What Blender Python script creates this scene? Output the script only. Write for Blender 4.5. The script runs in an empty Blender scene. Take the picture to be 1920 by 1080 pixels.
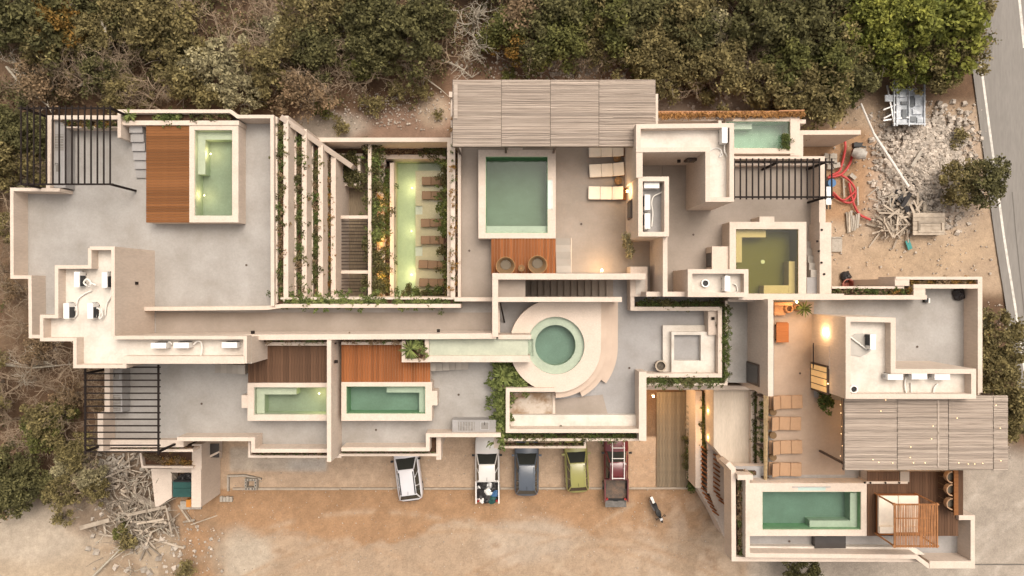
import bpy, math, random
import numpy as np
from mathutils import Vector, Matrix, Euler
R_ = math.radians
S = bpy.context.scene
COL = S.collection
random.seed(7); rng = np.random.default_rng(7)

# ------------------------------------------------------------------ camera, sky, sun, exposure
CAM_H, FPX = 50.0, 1280.0            # a drone 50 m up looking straight down, 24 mm lens
cam_d = bpy.data.cameras.new('camera'); cam_d.lens = 24; cam_d.sensor_width = 36
cam_d.clip_start = 0.5; cam_d.clip_end = 2000
cam = bpy.data.objects.new('camera', cam_d); COL.objects.link(cam)
cam.location = (0, 0, CAM_H); cam.rotation_euler = (0, 0, 0)
S.camera = cam
SUN_EL, SUN_AZ = 64.0, 30.0          # degrees; azimuth clockwise from north (+Y)
w = bpy.data.worlds.new('World'); S.world = w; w.use_nodes = True
nt = w.node_tree; nt.nodes.clear()
sky = nt.nodes.new('ShaderNodeTexSky'); sky.sky_type = 'NISHITA'; sky.sun_disc = False
sky.sun_elevation = R_(SUN_EL); sky.sun_rotation = R_(SUN_AZ)
sky.air_density = 1.0; sky.dust_density = 9.0; sky.ozone_density = 0.6
hs = nt.nodes.new('ShaderNodeHueSaturation'); hs.inputs['Saturation'].default_value = 0.25
tintn = nt.nodes.new('ShaderNodeMix'); tintn.data_type = 'RGBA'; tintn.blend_type = 'MULTIPLY'
tintn.inputs[0].default_value = 1.0; tintn.inputs[7].default_value = (1.0, 0.95, 0.885, 1)
bg = nt.nodes.new('ShaderNodeBackground'); bg.inputs['Strength'].default_value = 0.15
wo = nt.nodes.new('ShaderNodeOutputWorld')
nt.links.new(sky.outputs[0], hs.inputs['Color']); nt.links.new(hs.outputs[0], tintn.inputs[6])
nt.links.new(tintn.outputs[2], bg.inputs['Color']); nt.links.new(bg.outputs[0], wo.inputs['Surface'])
sun_d = bpy.data.lights.new('sun', 'SUN'); sun_d.energy = 0.55; sun_d.angle = R_(50); sun_d.color = (1.0, 0.90, 0.775)
sun = bpy.data.objects.new('sun', sun_d); COL.objects.link(sun)
sun.rotation_euler = Euler((R_(90 - SUN_EL), 0, R_(180 - SUN_AZ)), 'XYZ')
sun.location = (20, 30, 60)
S.view_settings.view_transform = 'Standard'; S.view_settings.look = 'None'
S.view_settings.gamma = 1; S.view_settings.use_curve_mapping = False
S.view_settings.exposure = 0.47

# ------------------------------------------------------------------ helpers
FT, PT, RT, RP = 6.5, 7.75, 10.25, 10.9     # terrace floor, parapet top, upper roof floor, upper parapet top
ORG = {}
_j = [0]
def J():
    _j[0] += 1
    return ((_j[0] * 7) % 17) * 0.0023
def W(px, py, z=0.0):
    s = (CAM_H - z) / FPX
    return Vector(((px - 960) * s, (540 - py) * s, z))
def M2P(m, z): return m * FPX / (CAM_H - z)

class MB:
    def __init__(s): s.v = []; s.f = []
    def add(s, vs, fs):
        n = len(s.v); s.v += [tuple(v) for v in vs]; s.f += [tuple(i + n for i in f) for f in fs]; return s
    def box(s, x0, y0, z0, x1, y1, z1):
        if x0 > x1: x0, x1 = x1, x0
        if y0 > y1: y0, y1 = y1, y0
        return s.add([(x0,y0,z0),(x1,y0,z0),(x1,y1,z0),(x0,y1,z0),(x0,y0,z1),(x1,y0,z1),(x1,y1,z1),(x0,y1,z1)],
                     [(3,2,1,0),(4,5,6,7),(0,1,5,4),(1,2,6,5),(2,3,7,6),(3,0,4,7)])
    def pbox(s, x0, y0, x1, y1, zt, zb):            # picture rectangle at its top height
        a = W(x0, y0, zt); b = W(x1, y1, zt)
        return s.box(a.x, a.y, zb, b.x, b.y, zt)
    def obox(s, c, size, rot=(0,0,0)):
        m = Matrix.Translation(Vector(c)) @ Euler(rot).to_matrix().to_4x4()
        x, y, z = size[0]/2, size[1]/2, size[2]/2
        vs = [m @ Vector(p) for p in [(-x,-y,-z),(x,-y,-z),(x,y,-z),(-x,y,-z),(-x,-y,z),(x,-y,z),(x,y,z),(-x,y,z)]]
        return s.add(vs, [(3,2,1,0),(4,5,6,7),(0,1,5,4),(1,2,6,5),(2,3,7,6),(3,0,4,7)])
    def beam(s, a, b, wd, ht):                       # rectangular bar between two points
        a = Vector(a); b = Vector(b); d = b - a; L = d.length
        q = d.to_track_quat('X', 'Z'); m = Matrix.Translation((a + b) / 2) @ q.to_matrix().to_4x4()
        x, y, z = L/2, wd/2, ht/2
        vs = [m @ Vector(p) for p in [(-x,-y,-z),(x,-y,-z),(x,y,-z),(-x,y,-z),(-x,-y,z),(x,-y,z),(x,y,z),(-x,y,z)]]
        return s.add(vs, [(3,2,1,0),(4,5,6,7),(0,1,5,4),(1,2,6,5),(2,3,7,6),(3,0,4,7)])
    def prism(s, pts, zb, zt):                       # pts: world xy
        a = sum(pts[i][0]*pts[(i+1)%len(pts)][1] - pts[(i+1)%len(pts)][0]*pts[i][1] for i in range(len(pts)))
        if a < 0: pts = pts[::-1]
        n = len(pts)
        vs = [(p[0],p[1],zb) for p in pts] + [(p[0],p[1],zt) for p in pts]
        fs = [tuple(range(n))[::-1], tuple(range(n, 2*n))] + [(i,(i+1)%n,n+(i+1)%n,n+i) for i in range(n)]
        return s.add(vs, fs)
    def pprism(s, pts, zt, zb): return s.prism([tuple(W(x,y,zt))[:2] for x,y in pts], zb, zt)
    def tube(s, pts, r, n=6, r1=None, cap=True):
        pts = [Vector(p) for p in pts]; k = len(pts)
        r1 = r if r1 is None else r1; vs = []; fs = []
        for i, p in enumerate(pts):
            d = (pts[min(i+1,k-1)] - pts[max(i-1,0)])
            d = d.normalized() if d.length > 1e-9 else Vector((0,0,1))
            u = d.cross(Vector((0,0,1)) if abs(d.z) < 0.95 else Vector((1,0,0))).normalized(); v = d.cross(u)
            rr = r + (r1 - r) * i / max(1, k-1)
            for j in range(n):
                a = 2*math.pi*j/n; vs.append(p + (u*math.cos(a) + v*math.sin(a))*rr)
        for i in range(k-1):
            for j in range(n):
                fs.append((i*n+j, i*n+(j+1)%n, (i+1)*n+(j+1)%n, (i+1)*n+j))
        if cap: fs += [tuple(range(n))[::-1], tuple(range((k-1)*n, k*n))]
        return s.add(vs, fs)
    def cyl(s, c, r, z0, z1, n=16, r1=None):
        return s.lathe(c, [(0, z0), (r, z0), (r if r1 is None else r1, z1), (0, z1)], n)
    def lathe(s, c, prof, n=16):                     # profile of (radius, z)
        vs = []; fs = []; k = len(prof)
        for (rr, z) in prof:
            for j in range(n):
                a = 2*math.pi*j/n; vs.append((c[0]+rr*math.cos(a), c[1]+rr*math.sin(a), (c[2] if len(c) > 2 else 0)+z))
        for i in range(k-1):
            for j in range(n): fs.append((i*n+j, i*n+(j+1)%n, (i+1)*n+(j+1)%n, (i+1)*n+j))
        return s.add(vs, fs)
    def loft(s, rings, cap=True):                    # rings: equal-length closed loops
        n = len(rings[0]); vs = [p for r in rings for p in r]; fs = []
        for i in range(len(rings)-1):
            for j in range(n): fs.append((i*n+j, i*n+(j+1)%n, (i+1)*n+(j+1)%n, (i+1)*n+j))
        if cap: fs += [tuple(range(n))[::-1], tuple(range((len(rings)-1)*n, len(rings)*n))]
        return s.add(vs, fs)
    def band(s, pts, th, zt, zb, closed=False):      # wall run along picture points at its top height
        P = [W(p[0], p[1], zt) for p in pts]; P = [Vector((p.x, p.y)) for p in P]; n = len(P); vs = []; fs = []
        for i in range(n):
            a = P[i-1] if (i > 0 or closed) else None; b = P[(i+1) % n] if (i < n-1 or closed) else None
            d1 = (P[i]-a).normalized() if a is not None else None; d2 = (b-P[i]).normalized() if b is not None else None
            if d1 is None: d1 = d2
            if d2 is None: d2 = d1
            n1 = Vector((-d1.y, d1.x)); n2 = Vector((-d2.y, d2.x)); m = (n1+n2)
            m = m.normalized() if m.length > 1e-6 else n1
            k = th/2/max(0.3, m.dot(n1)); l = P[i]+m*k; r = P[i]-m*k
            vs += [(l.x,l.y,zb),(r.x,r.y,zb),(r.x,r.y,zt),(l.x,l.y,zt)]
        for i in range(n if closed else n-1):
            a = i*4; b = ((i+1) % n)*4
            fs += [(a+1,b+1,b+2,a+2),(a+2,b+2,b+3,a+3),(a+3,b+3,b,a),(a,b,b+1,a+1)]
        if not closed: fs += [(0,1,2,3),((n-1)*4+3,(n-1)*4+2,(n-1)*4+1,(n-1)*4)]
        return s.add(vs, fs)
    def build(s, name, mat, parent=None, smooth=False, sharp=None):
        o = ORG.get(parent.name, Vector((0,0,0))) if parent else Vector((0,0,0))
        me = bpy.data.meshes.new(name)
        me.from_pydata([(v[0]-o.x, v[1]-o.y, v[2]-o.z) for v in s.v], [], s.f)
        me.materials.append(mat)
        if smooth:
            me.polygons.foreach_set('use_smooth', [True]*len(me.polygons))
            if sharp: me.set_sharp_from_angle(angle=R_(sharp))
        me.update()
        ob = bpy.data.objects.new(name, me); COL.objects.link(ob)
        if parent: ob.parent = parent
        ORG[ob.name] = o
        return ob

def thing(name, label, cat, loc=(0,0,0), group=None):
    o = bpy.data.objects.new(name, None); COL.objects.link(o); o.empty_display_size = 0.3
    o.location = loc; ORG[o.name] = Vector(loc); o['label'] = label; o['category'] = cat
    if group: o['group'] = group
    return o
def tag(o, label, cat, group=None):
    o['label'] = label; o['category'] = cat
    if group: o['group'] = group
    return o
def struct(o): o['kind'] = 'structure'; return o
def stuff(o): o['kind'] = 'stuff'; return o
KIDS = {}
def copy_tree(o, loc=None, rz=None, sc=None, label=None, group=None, parent=None):
    c = o.copy(); COL.objects.link(c)
    if parent: c.parent = parent
    if loc is not None: c.location = loc
    if rz is not None: c.rotation_euler = (c.rotation_euler[0], c.rotation_euler[1], rz)
    if sc is not None: c.scale = (sc, sc, sc) if not hasattr(sc, '__len__') else sc
    if label: c['label'] = label
    if group: c['group'] = group
    if o.name not in KIDS: KIDS[o.name] = list(o.children)
    for ch in KIDS[o.name]: copy_tree(ch, parent=c)
    return c

# ------------------------------------------------------------------ materials
def mat(name, col, rough=0.8, var=0.12, scale=2.0, col2=None, bump=0.0, bscale=30.0, metal=0.0, rnd=0.0,
        stretch=None, island=False, fine=0.0, spec=0.3, coat=0.0, pos=False, contrast=(0.3, 0.7), emit=None, estr=0.0, transl=0.0):
    m = bpy.data.materials.new(name); m.use_nodes = True; nt = m.node_tree; N = nt.nodes; L = nt.links
    b = N['Principled BSDF']; out = N['Material Output']
    b.inputs['Roughness'].default_value = rough; b.inputs['Metallic'].default_value = metal
    b.inputs['Specular IOR Level'].default_value = spec
    if coat: b.inputs['Coat Weight'].default_value = coat; b.inputs['Coat Roughness'].default_value = 0.05
    if col2 is None: col2 = tuple(c*(1-var*2) for c in col)
    if pos:
        g = N.new('ShaderNodeNewGeometry'); src = g.outputs['Position']
    else:
        g = N.new('ShaderNodeTexCoord'); src = g.outputs['Object']
    if stretch:
        mp = N.new('ShaderNodeMapping'); mp.inputs['Scale'].default_value = stretch; L.new(src, mp.inputs['Vector']); src = mp.outputs[0]
    nz = N.new('ShaderNodeTexNoise'); nz.inputs['Scale'].default_value = scale; nz.inputs['Detail'].default_value = 6; nz.inputs['Roughness'].default_value = 0.6
    L.new(src, nz.inputs['Vector'])
    mr = N.new('ShaderNodeMapRange'); mr.inputs[1].default_value = contrast[0]; mr.inputs[2].default_value = contrast[1]; L.new(nz.outputs[0], mr.inputs[0])
    fac = mr.outputs[0]
    mx = N.new('ShaderNodeMix'); mx.data_type = 'RGBA'; mx.inputs[6].default_value = (*col, 1); mx.inputs[7].default_value = (*col2, 1)
    L.new(fac, mx.inputs[0]); c = mx.outputs[2]
    if rnd or island:
        if island: rn = N.new('ShaderNodeNewGeometry').outputs['Random Per Island']
        else: rn = N.new('ShaderNodeObjectInfo').outputs['Random']
        m2 = N.new('ShaderNodeMapRange'); m2.inputs[3].default_value = 1-rnd; m2.inputs[4].default_value = 1+rnd; L.new(rn, m2.inputs[0])
        mm = N.new('ShaderNodeMix'); mm.data_type = 'RGBA'; mm.blend_type = 'MULTIPLY'; mm.inputs[0].default_value = 1
        cb = N.new('ShaderNodeCombineColor')
        for i in range(3): L.new(m2.outputs[0], cb.inputs[i])
        L.new(c, mm.inputs[6]); L.new(cb.outputs[0], mm.inputs[7]); c = mm.outputs[2]
    if fine:
        n2 = N.new('ShaderNodeTexNoise'); n2.inputs['Scale'].default_value = bscale; n2.inputs['Detail'].default_value = 4; L.new(src, n2.inputs['Vector'])
        m3 = N.new('ShaderNodeMapRange'); m3.inputs[1].default_value = 0.25; m3.inputs[2].default_value = 0.75
        m3.inputs[3].default_value = 1-fine; m3.inputs[4].default_value = 1+fine; L.new(n2.outputs[0], m3.inputs[0])
        cb = N.new('ShaderNodeCombineColor')
        for i in range(3): L.new(m3.outputs[0], cb.inputs[i])
        mm = N.new('ShaderNodeMix'); mm.data_type = 'RGBA'; mm.blend_type = 'MULTIPLY'; mm.inputs[0].default_value = 1
        L.new(c, mm.inputs[6]); L.new(cb.outputs[0], mm.inputs[7]); c = mm.outputs[2]
    L.new(c, b.inputs['Base Color'])
    if bump:
        n3 = N.new('ShaderNodeTexNoise'); n3.inputs['Scale'].default_value = bscale; n3.inputs['Detail'].default_value = 5; L.new(src, n3.inputs['Vector'])
        bp = N.new('ShaderNodeBump'); bp.inputs['Strength'].default_value = bump; bp.inputs['Distance'].default_value = 0.03
        L.new(n3.outputs[0], bp.inputs['Height']); L.new(bp.outputs[0], b.inputs['Normal'])
    if emit:
        b.inputs['Emission Color'].default_value = (*emit, 1); b.inputs['Emission Strength'].default_value = estr
    if transl:
        t = N.new('ShaderNodeBsdfTranslucent'); L.new(c, t.inputs['Color'])
        ms = N.new('ShaderNodeMixShader'); ms.inputs[0].default_value = transl
        L.new(b.outputs[0], ms.inputs[1]); L.new(t.outputs[0], ms.inputs[2]); L.new(ms.outputs[0], out.inputs['Surface'])
    return m

def water_mat(name, absorb, dens, rough=0.03):
    m = bpy.data.materials.new(name); m.use_nodes = True; N = m.node_tree.nodes; L = m.node_tree.links
    N.remove(N['Principled BSDF']); out = N['Material Output']
    fr = N.new('ShaderNodeFresnel'); fr.inputs[0].default_value = 1.33
    tr = N.new('ShaderNodeBsdfTransparent'); gl = N.new('ShaderNodeBsdfGlossy'); gl.inputs['Roughness'].default_value = rough
    tc = N.new('ShaderNodeTexCoord'); nz = N.new('ShaderNodeTexNoise'); nz.inputs['Scale'].default_value = 4; L.new(tc.outputs['Object'], nz.inputs['Vector'])
    bp = N.new('ShaderNodeBump'); bp.inputs['Strength'].default_value = 0.15; bp.inputs['Distance'].default_value = 0.02
    L.new(nz.outputs[0], bp.inputs['Height']); L.new(bp.outputs[0], fr.inputs['Normal']); L.new(bp.outputs[0], gl.inputs['Normal'])
    mx = N.new('ShaderNodeMixShader'); L.new(fr.outputs[0], mx.inputs[0]); L.new(tr.outputs[0], mx.inputs[1]); L.new(gl.outputs[0], mx.inputs[2])
    L.new(mx.outputs[0], out.inputs['Surface'])
    va = N.new('ShaderNodeVolumeAbsorption'); va.inputs['Color'].default_value = (*absorb, 1); va.inputs['Density'].default_value = dens
    L.new(va.outputs[0], out.inputs['Volume'])
    return m

M = {}
M['wall'] = mat('cream_stucco', (0.575,0.478,0.398), 0.9, col2=(0.505,0.41,0.335), scale=1.1, stretch=(1,1,0.3), bump=0.10, bscale=11, fine=0.09, pos=True, contrast=(0.4,0.8))
M['concrete'] = mat('polished_concrete', (0.349,0.327,0.304), 0.62, col2=(0.262,0.239,0.213), scale=0.45, bump=0.04, bscale=9, fine=0.07, pos=True, contrast=(0.34,0.68))
M['concrete_cool'] = mat('grey_concrete', (0.326,0.310,0.299), 0.6, col2=(0.243,0.225,0.211), scale=0.5, bump=0.04, bscale=8, fine=0.08, pos=True, contrast=(0.33,0.68))
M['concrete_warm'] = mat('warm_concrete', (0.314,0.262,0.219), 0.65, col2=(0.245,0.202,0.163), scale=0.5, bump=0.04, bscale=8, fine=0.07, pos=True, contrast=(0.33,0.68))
M['rooftop'] = mat('white_roof_coat', (0.60,0.545,0.48), 0.85, col2=(0.46,0.405,0.345), scale=0.9, bump=0.06, bscale=9, fine=0.06, pos=True, contrast=(0.42,0.72))
M['stained'] = mat('stained_concrete', (0.46,0.39,0.32), 0.6, col2=(0.24,0.155,0.09), scale=1.1, fine=0.08, bscale=10, pos=True, contrast=(0.42,0.62))
M['tread'] = mat('shade_tinted_tread_plaster', (0.56,0.44,0.35), 0.9, col2=(0.49,0.38,0.30), rnd=0.10, scale=0.9, pos=True)  # shading of the curved steps painted in: darker, pinker, varied per step
M['concrete_step'] = mat('step_concrete', (0.353,0.315,0.273), 0.65, col2=(0.286,0.252,0.214), scale=0.8, rnd=0.13)
M['cane'] = mat('pale_cane', (0.46,0.33,0.18), 0.7, var=0.2, scale=6, rnd=0.3)
M['lounge'] = mat('lamp_tinted_concrete', (0.40,0.30,0.225), 0.6, col2=(0.31,0.225,0.165), scale=0.5, fine=.07, bscale=8, pos=True)  # warm lamp glow of the lounge court painted into the floor colour
M['cream_roof'] = mat('brushed_cream_roof', (0.55,0.465,0.375), 0.9, col2=(0.46,0.385,0.305), scale=1.2, stretch=(2.5,.5,1), bump=0.15, bscale=7, fine=0.08, pos=True)
M['shelf'] = mat('lamp_tinted_shelf_plaster', (0.46,0.40,0.245), 0.8, var=0.08, scale=0.8, fine=.06, bscale=6)  # yellow light of the pool lamps mixed into the plaster colour
M['chukum'] = mat('pool_plaster', (0.50,0.50,0.41), 0.7, var=0.07, scale=1.2, fine=0.06, bscale=7)
M['chukum_deep'] = mat('deep_pool_plaster', (0.30,0.45,0.27), 0.7, var=0.1, scale=0.8, fine=0.08, bscale=5)
M['chukum_olive'] = mat('olive_pool_plaster', (0.165,0.14,0.035), 0.7, var=0.08, scale=1.0)
M['water'] = water_mat('green_water', (0.22,0.67,0.46), 0.52)
M['water_pale'] = water_mat('pale_water', (0.54,0.78,0.54), 0.5)
M['water_olive'] = water_mat('olive_water', (0.68,0.72,0.20), 0.62)
M['water_lime'] = water_mat('lime_water', (0.60,0.78,0.44), 0.5)
M['chukum_tan'] = mat('tan_pool_plaster', (0.52,0.40,0.19), 0.7, var=0.06)
M['soil'] = mat('planter_soil', (0.085,0.045,0.026), 1.0, var=0.25, scale=6, fine=0.4, bscale=22, bump=0.5)
M['wood'] = mat('orange_hardwood', (0.30,0.11,0.038), 0.7, col2=(0.22,0.078,0.027), scale=1.5, stretch=(1,14,1), spec=0.12, rnd=0.22)
M['wood_y'] = mat('orange_hardwood_ns', (0.29,0.105,0.037), 0.7, col2=(0.19,0.066,0.023), scale=1.5, stretch=(14,1,1), spec=0.12, rnd=0.22)
M['wood_l'] = mat('golden_hardwood', (0.211,0.09,0.033), 0.7, col2=(0.14,0.055,0.02), scale=1.5, stretch=(1,14,1), spec=0.12, rnd=0.2)
M['wood_d'] = mat('dark_hardwood', (0.121,0.066,0.039), 0.6, col2=(0.082,0.043,0.025), scale=1.5, stretch=(14,1,1), spec=0.12, rnd=0.2)
M['wood_grey'] = mat('weathered_timber', (0.40,0.335,0.265), 0.9, col2=(0.26,0.21,0.16), scale=2.5, rnd=0.4)
M['path_wood'] = mat('grey_brown_decking', (0.24,0.185,0.12), 0.8, col2=(0.12,0.09,0.06), scale=2.2, stretch=(12,1,1), rnd=0.16)
M['bamboo'] = mat('cabana_bamboo', (0.42,0.19,0.075), 0.55, var=0.2, scale=3, island=True, rnd=0.25)
M['thatch'] = mat('orange_thatch', (0.42,0.21,0.07), 0.9, var=0.25, scale=5, island=True, rnd=0.4)
M['reed'] = mat('silvery_reeds', (0.403,0.331,0.274), 0.85, col2=(0.296,0.239,0.194), scale=1.2, stretch=(0.4,6,1), island=True, rnd=0.26)
M['black'] = mat('black_steel', (0.022,0.016,0.014), 0.75, var=0.1, spec=0.1)
M['brownsteel'] = mat('brown_steel', (0.09,0.06,0.045), 0.5, var=0.1)
M['dark'] = mat('dark_glass', (0.05,0.043,0.04), 0.25, var=0.1, spec=0.5)
M['white'] = mat('white_enamel', (0.74,0.71,0.67), 0.4, var=0.04, scale=3)
M['cushion'] = mat('cream_cushion', (0.80,0.70,0.58), 0.95, var=0.05, scale=4, bump=0.1, bscale=40)
M['tan'] = mat('tan_cushion', (0.38,0.235,0.14), 0.95, var=0.07, scale=4, bump=0.1, bscale=40)
M['wicker'] = mat('brown_wicker', (0.20,0.125,0.06), 0.8, col2=(0.12,0.07,0.035), scale=30)
M['wicker_y'] = mat('rattan', (0.40,0.22,0.09), 0.8, col2=(0.24,0.12,0.05), scale=25)
M['terracotta'] = mat('terracotta', (0.46,0.235,0.115), 0.85, var=0.12, scale=3)
M['steelgrey'] = mat('galvanised_steel', (0.45,0.44,0.43), 0.4, var=0.15, metal=0.6)
M['pipe'] = mat('white_pipe', (0.70,0.66,0.60), 0.5, var=0.05)
M['greencover'] = mat('green_dumpster_paint', (0.025,0.085,0.075), 0.5, var=0.15)
M['orange'] = mat('orange_plastic', (0.55,0.22,0.04), 0.5, var=0.08)
M['blackbag'] = mat('black_plastic', (0.03,0.026,0.026), 0.35, var=0.2, bump=0.6, bscale=8)
M['redhose'] = mat('red_hose', (0.48,0.045,0.04), 0.45, var=0.12)
M['blue'] = mat('blue_plastic', (0.06,0.15,0.30), 0.5, var=0.1)
M['stone'] = mat('limestone', (0.50,0.43,0.36), 0.95, var=0.15, scale=5, island=True, rnd=0.3)
M['block'] = mat('concrete_block', (0.42,0.37,0.31), 0.95, var=0.15, scale=8, fine=0.15)
M['bark'] = mat('grey_bark', (0.27,0.22,0.17), 0.95, var=0.25, scale=8, rnd=0.15)
M['bark_pale'] = mat('pale_bark', (0.50,0.44,0.35), 0.95, var=0.2, scale=8, rnd=0.1)
M['twig'] = mat('dry_twigs', (0.36,0.27,0.185), 0.95, var=0.2, scale=3, rnd=0.2)
def leaf(name, c, c2, r=0.5, scale=0.9): return mat(name, c, 0.75, col2=c2, scale=scale, island=True, rnd=r, transl=0.25, spec=0.15, contrast=(0.38,0.62))
M['leaf_olive'] = leaf('olive_leaves', (0.26,0.212,0.09), (0.115,0.094,0.042))
M['leaf_dark'] = leaf('dark_leaves', (0.155,0.142,0.058), (0.066,0.062,0.027))
M['leaf_green'] = leaf('green_leaves', (0.175,0.17,0.052), (0.085,0.088,0.03))
M['leaf_lime'] = leaf('yellow_green_leaves', (0.25,0.25,0.05), (0.125,0.14,0.036))
M['leaf_sage'] = leaf('sage_leaves', (0.40,0.35,0.20), (0.20,0.175,0.10))
M['leaf_gold'] = leaf('golden_leaves', (0.27,0.145,0.035), (0.12,0.095,0.03))
M['leaf_brown'] = leaf('brown_leaves', (0.28,0.19,0.11), (0.16,0.115,0.068))
M['leaf_plant'] = leaf('planter_leaves', (0.13,0.155,0.045), (0.07,0.095,0.03), scale=3)
M['leaf_blade'] = leaf('blade_leaves', (0.21,0.235,0.075), (0.11,0.14,0.045), scale=3)
M['leaf_dry'] = leaf('dry_planter_leaves', (0.34,0.17,0.045), (0.17,0.12,0.04), scale=3)
def glow(name, c, s):
    return mat(name, c, emit=c, estr=s)
M['bulb'] = glow('lit_bulb', (1.0,0.68,0.34), 2.6)
M['litwin'] = mat('lit_window', (0.6,0.4,0.2), emit=(1.0,0.58,0.22), estr=0.30)

def lamp(parent, loc, watts, col=(1.0,0.62,0.28), rad=0.06, name='lamp_light'):
    d = bpy.data.lights.new(name, 'POINT'); d.energy = watts; d.color = col; d.shadow_soft_size = rad
    o = bpy.data.objects.new(name, d); COL.objects.link(o)
    po = ORG.get(parent.name, Vector((0,0,0))); o.location = Vector(loc) - po; o.parent = parent
    return o
# ================================================================== BUILDINGS
class Wing:
    def __init__(s, label, px, py):
        s.o = thing('hotel_wing', label, 'building', W(px, py, 0), 'wings of the cream stucco hotel')
    def foot(s, pts, zt=FT, zb=0.0, z=PT, name='terrace_floor', m='concrete', under=None):
        if under: MB().prism([tuple(W(x, y, 0))[:2] for x, y in under], zb, zt-0.7).build('storey', M['wall'], s.o); zb = zt-0.7
        xy = [tuple(W(x, y, z))[:2] for x, y in pts]
        j = J()
        MB().prism(xy, zb, zt-0.06-j).build('storey', M['wall'], s.o)
        cx = sum(p[0] for p in xy)/len(xy); cy = sum(p[1] for p in xy)/len(xy)
        return MB().prism([(cx+(p[0]-cx)*.9985, cy+(p[1]-cy)*.9985) for p in xy], zt-0.055-j, zt+j*0.3).build(name, M[m], s.o)
    def floor(s, pts, zt, name='terrace_floor', m='concrete', t=0.03):
        return MB().pprism(pts, zt+J()*0.4, zt-t).build(name, M[m], s.o)
    def wall(s, pts, zt=PT, zb=FT-0.05, th=0.21, name='parapet', m='wall', closed=False):
        return MB().band(pts, th, zt+J(), zb, closed).build(name, M[m], s.o)
    def blk(s, x0, y0, x1, y1, zt, zb, name='wall', m='wall'):
        return MB().pbox(x0, y0, x1, y1, zt+J(), zb).build(name, M[m], s.o)
    def poly(s, pts, zt, zb, name='wall', m='wall'):
        return MB().pprism(pts, zt+J(), zb).build(name, M[m], s.o)
    def stairs(s, x0, y0, x1, y1, n, z0, z1, axis, name='step', m='concrete_step'):
        # n steps from z0 (first) to z1 (last); axis: 'x+' climbs to the right, 'x-' to the left, 'y+' down the picture, 'y-' up
        for i in range(n):
            z = z0 + (z1-z0)*(i+1)/n
            a, b = i/n, (i+1)/n
            if axis == 'x+': r = (x0+(x1-x0)*a, y0, x0+(x1-x0)*b, y1)
            elif axis == 'x-': r = (x1-(x1-x0)*b, y0, x1-(x1-x0)*a, y1)
            elif axis == 'y+': r = (x0, y0+(y1-y0)*a, x1, y0+(y1-y0)*b)
            else: r = (x0, y1-(y1-y0)*b, x1, y1-(y1-y0)*a)
            zm = (z0+z1)/2; A = W(r[0], r[1], zm); B = W(r[2], r[3], zm)
            MB().box(A.x, A.y, min(z0,z1)-0.02, B.x, B.y, z+0.001*i).build(name, M[m], s.o)
    def soil(s, x0, y0, x1, y1, z):
        return MB().pbox(x0, y0, x1, y1, z+J(), z-0.25).build('planter_soil', M['soil'], s.o)
    def window(s, c, size, rotz, m='dark', frame=True, name='window'):
        f = MB().obox(c, size, (0,0,rotz)).build(name, M['brownsteel'], s.o)
        MB().obox(c, ((size[0]*1.5, size[1]*0.86, size[2]*0.9) if size[0] < size[1] else (size[0]*0.88, size[1]*1.5, size[2]*0.9)), (0,0,rotz)).build('pane', M[m], f)
        return f
    def vent(s, c, size=(0.18,0.18,0.18)):
        return MB().obox(c, size).build('wall_fitting', M['black'], s.o)

# ---------- west wing
A = Wing('west wing with wide grey roof terrace, long corridor and stepped equipment roof at far left', 290, 430)
A.foot([(90,217),(222,217),(222,206),(436,206),(446,217),(512,217),(512,577),(848,574),(848,559),(925,559),(925,633),(462,633),(462,640),(137,640),(137,634),(54,634),(54,521),(20,521),(20,354),(90,354)])
A.wall([(112,356),(22,355),(22.5,519.5),(56,519.5),(57,631),(78,631)])
A.wall([(90,354),(92.5,220),(222,220)], th=0.25)
A.wall([(223.5,258),(223.5,208.5),(432,208.5),(445,218.5),(510,218.5),(511,574)], zt=PT+0.15)
A.soil(230,214,433,226,PT-0.25); A.blk(226,226,448,234.5,PT-0.02,FT,'planter_front'); A.blk(226,212,232,240,PT-0.3,FT,'planter_front')
A.soil(128,228,222,237,FT+0.75); A.blk(124,237,222,240,FT+0.8,FT,'planter_front')
A.stairs(250,236,274,332,6,FT,PT-0.35,'y-',m='concrete_cool')
A.wall([(229,579.5),(500,577.5),(528,573.5),(864,573.5)], zt=PT, th=0.24)
A.blk(852,557.5,926,565,PT+0.1,FT,'parapet')
A.floor([(292,586),(924,586),(924,626),(292,626)], FT+0.02, m='concrete_warm')  # corridor shade put into the darker colour of this floor sheet
A.wall([(214,636),(470,632.5),(930,630)], zt=9.1, zb=FT-0.05, th=0.33, name='long_wall')
# tall equipment roof
top = [(165,462),(215,462),(215,634),(463,634),(463,684),(230,684),(230,691),(137,691),(137,640),(74.5,640),(74.5,590),(102.5,590),(102.5,497),(165,497)]
xy = [tuple(W(x,y,RP))[:2] for x,y in top]
MB().prism(xy, 0.0, RT-0.05).build('storey', M['wall'], A.o)
MB().prism([(p[0]*.9996,p[1]*.9996) for p in xy], RT-0.045, RT).build('roof', M['rooftop'], A.o)
i = 3.4
A.wall([(168.3,465.4),(211.8,465.4),(211.8,630.6)], zt=RP, zb=RT-.03, th=0.2)
A.wall([(211.8,633),(459.7,633),(459.7,678),(233.5,677),(233.5,687.2),(140.5,687),(140.5,636.6),(78,636.6),(78,593.4),(106,593.4),(106,500.5),(168.3,500.5),(168.3,465.4)], zt=RP, zb=RT-.03, th=0.2)
A.blk(232,668,458,682,RP+0.02,RT-0.03,'parapet')
A.vent(W(254,531,FT+2.2)+Vector((0.05,0,0))); A.vent(W(474,623,8.6)); A.vent(W(822,620,8.6))

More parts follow.
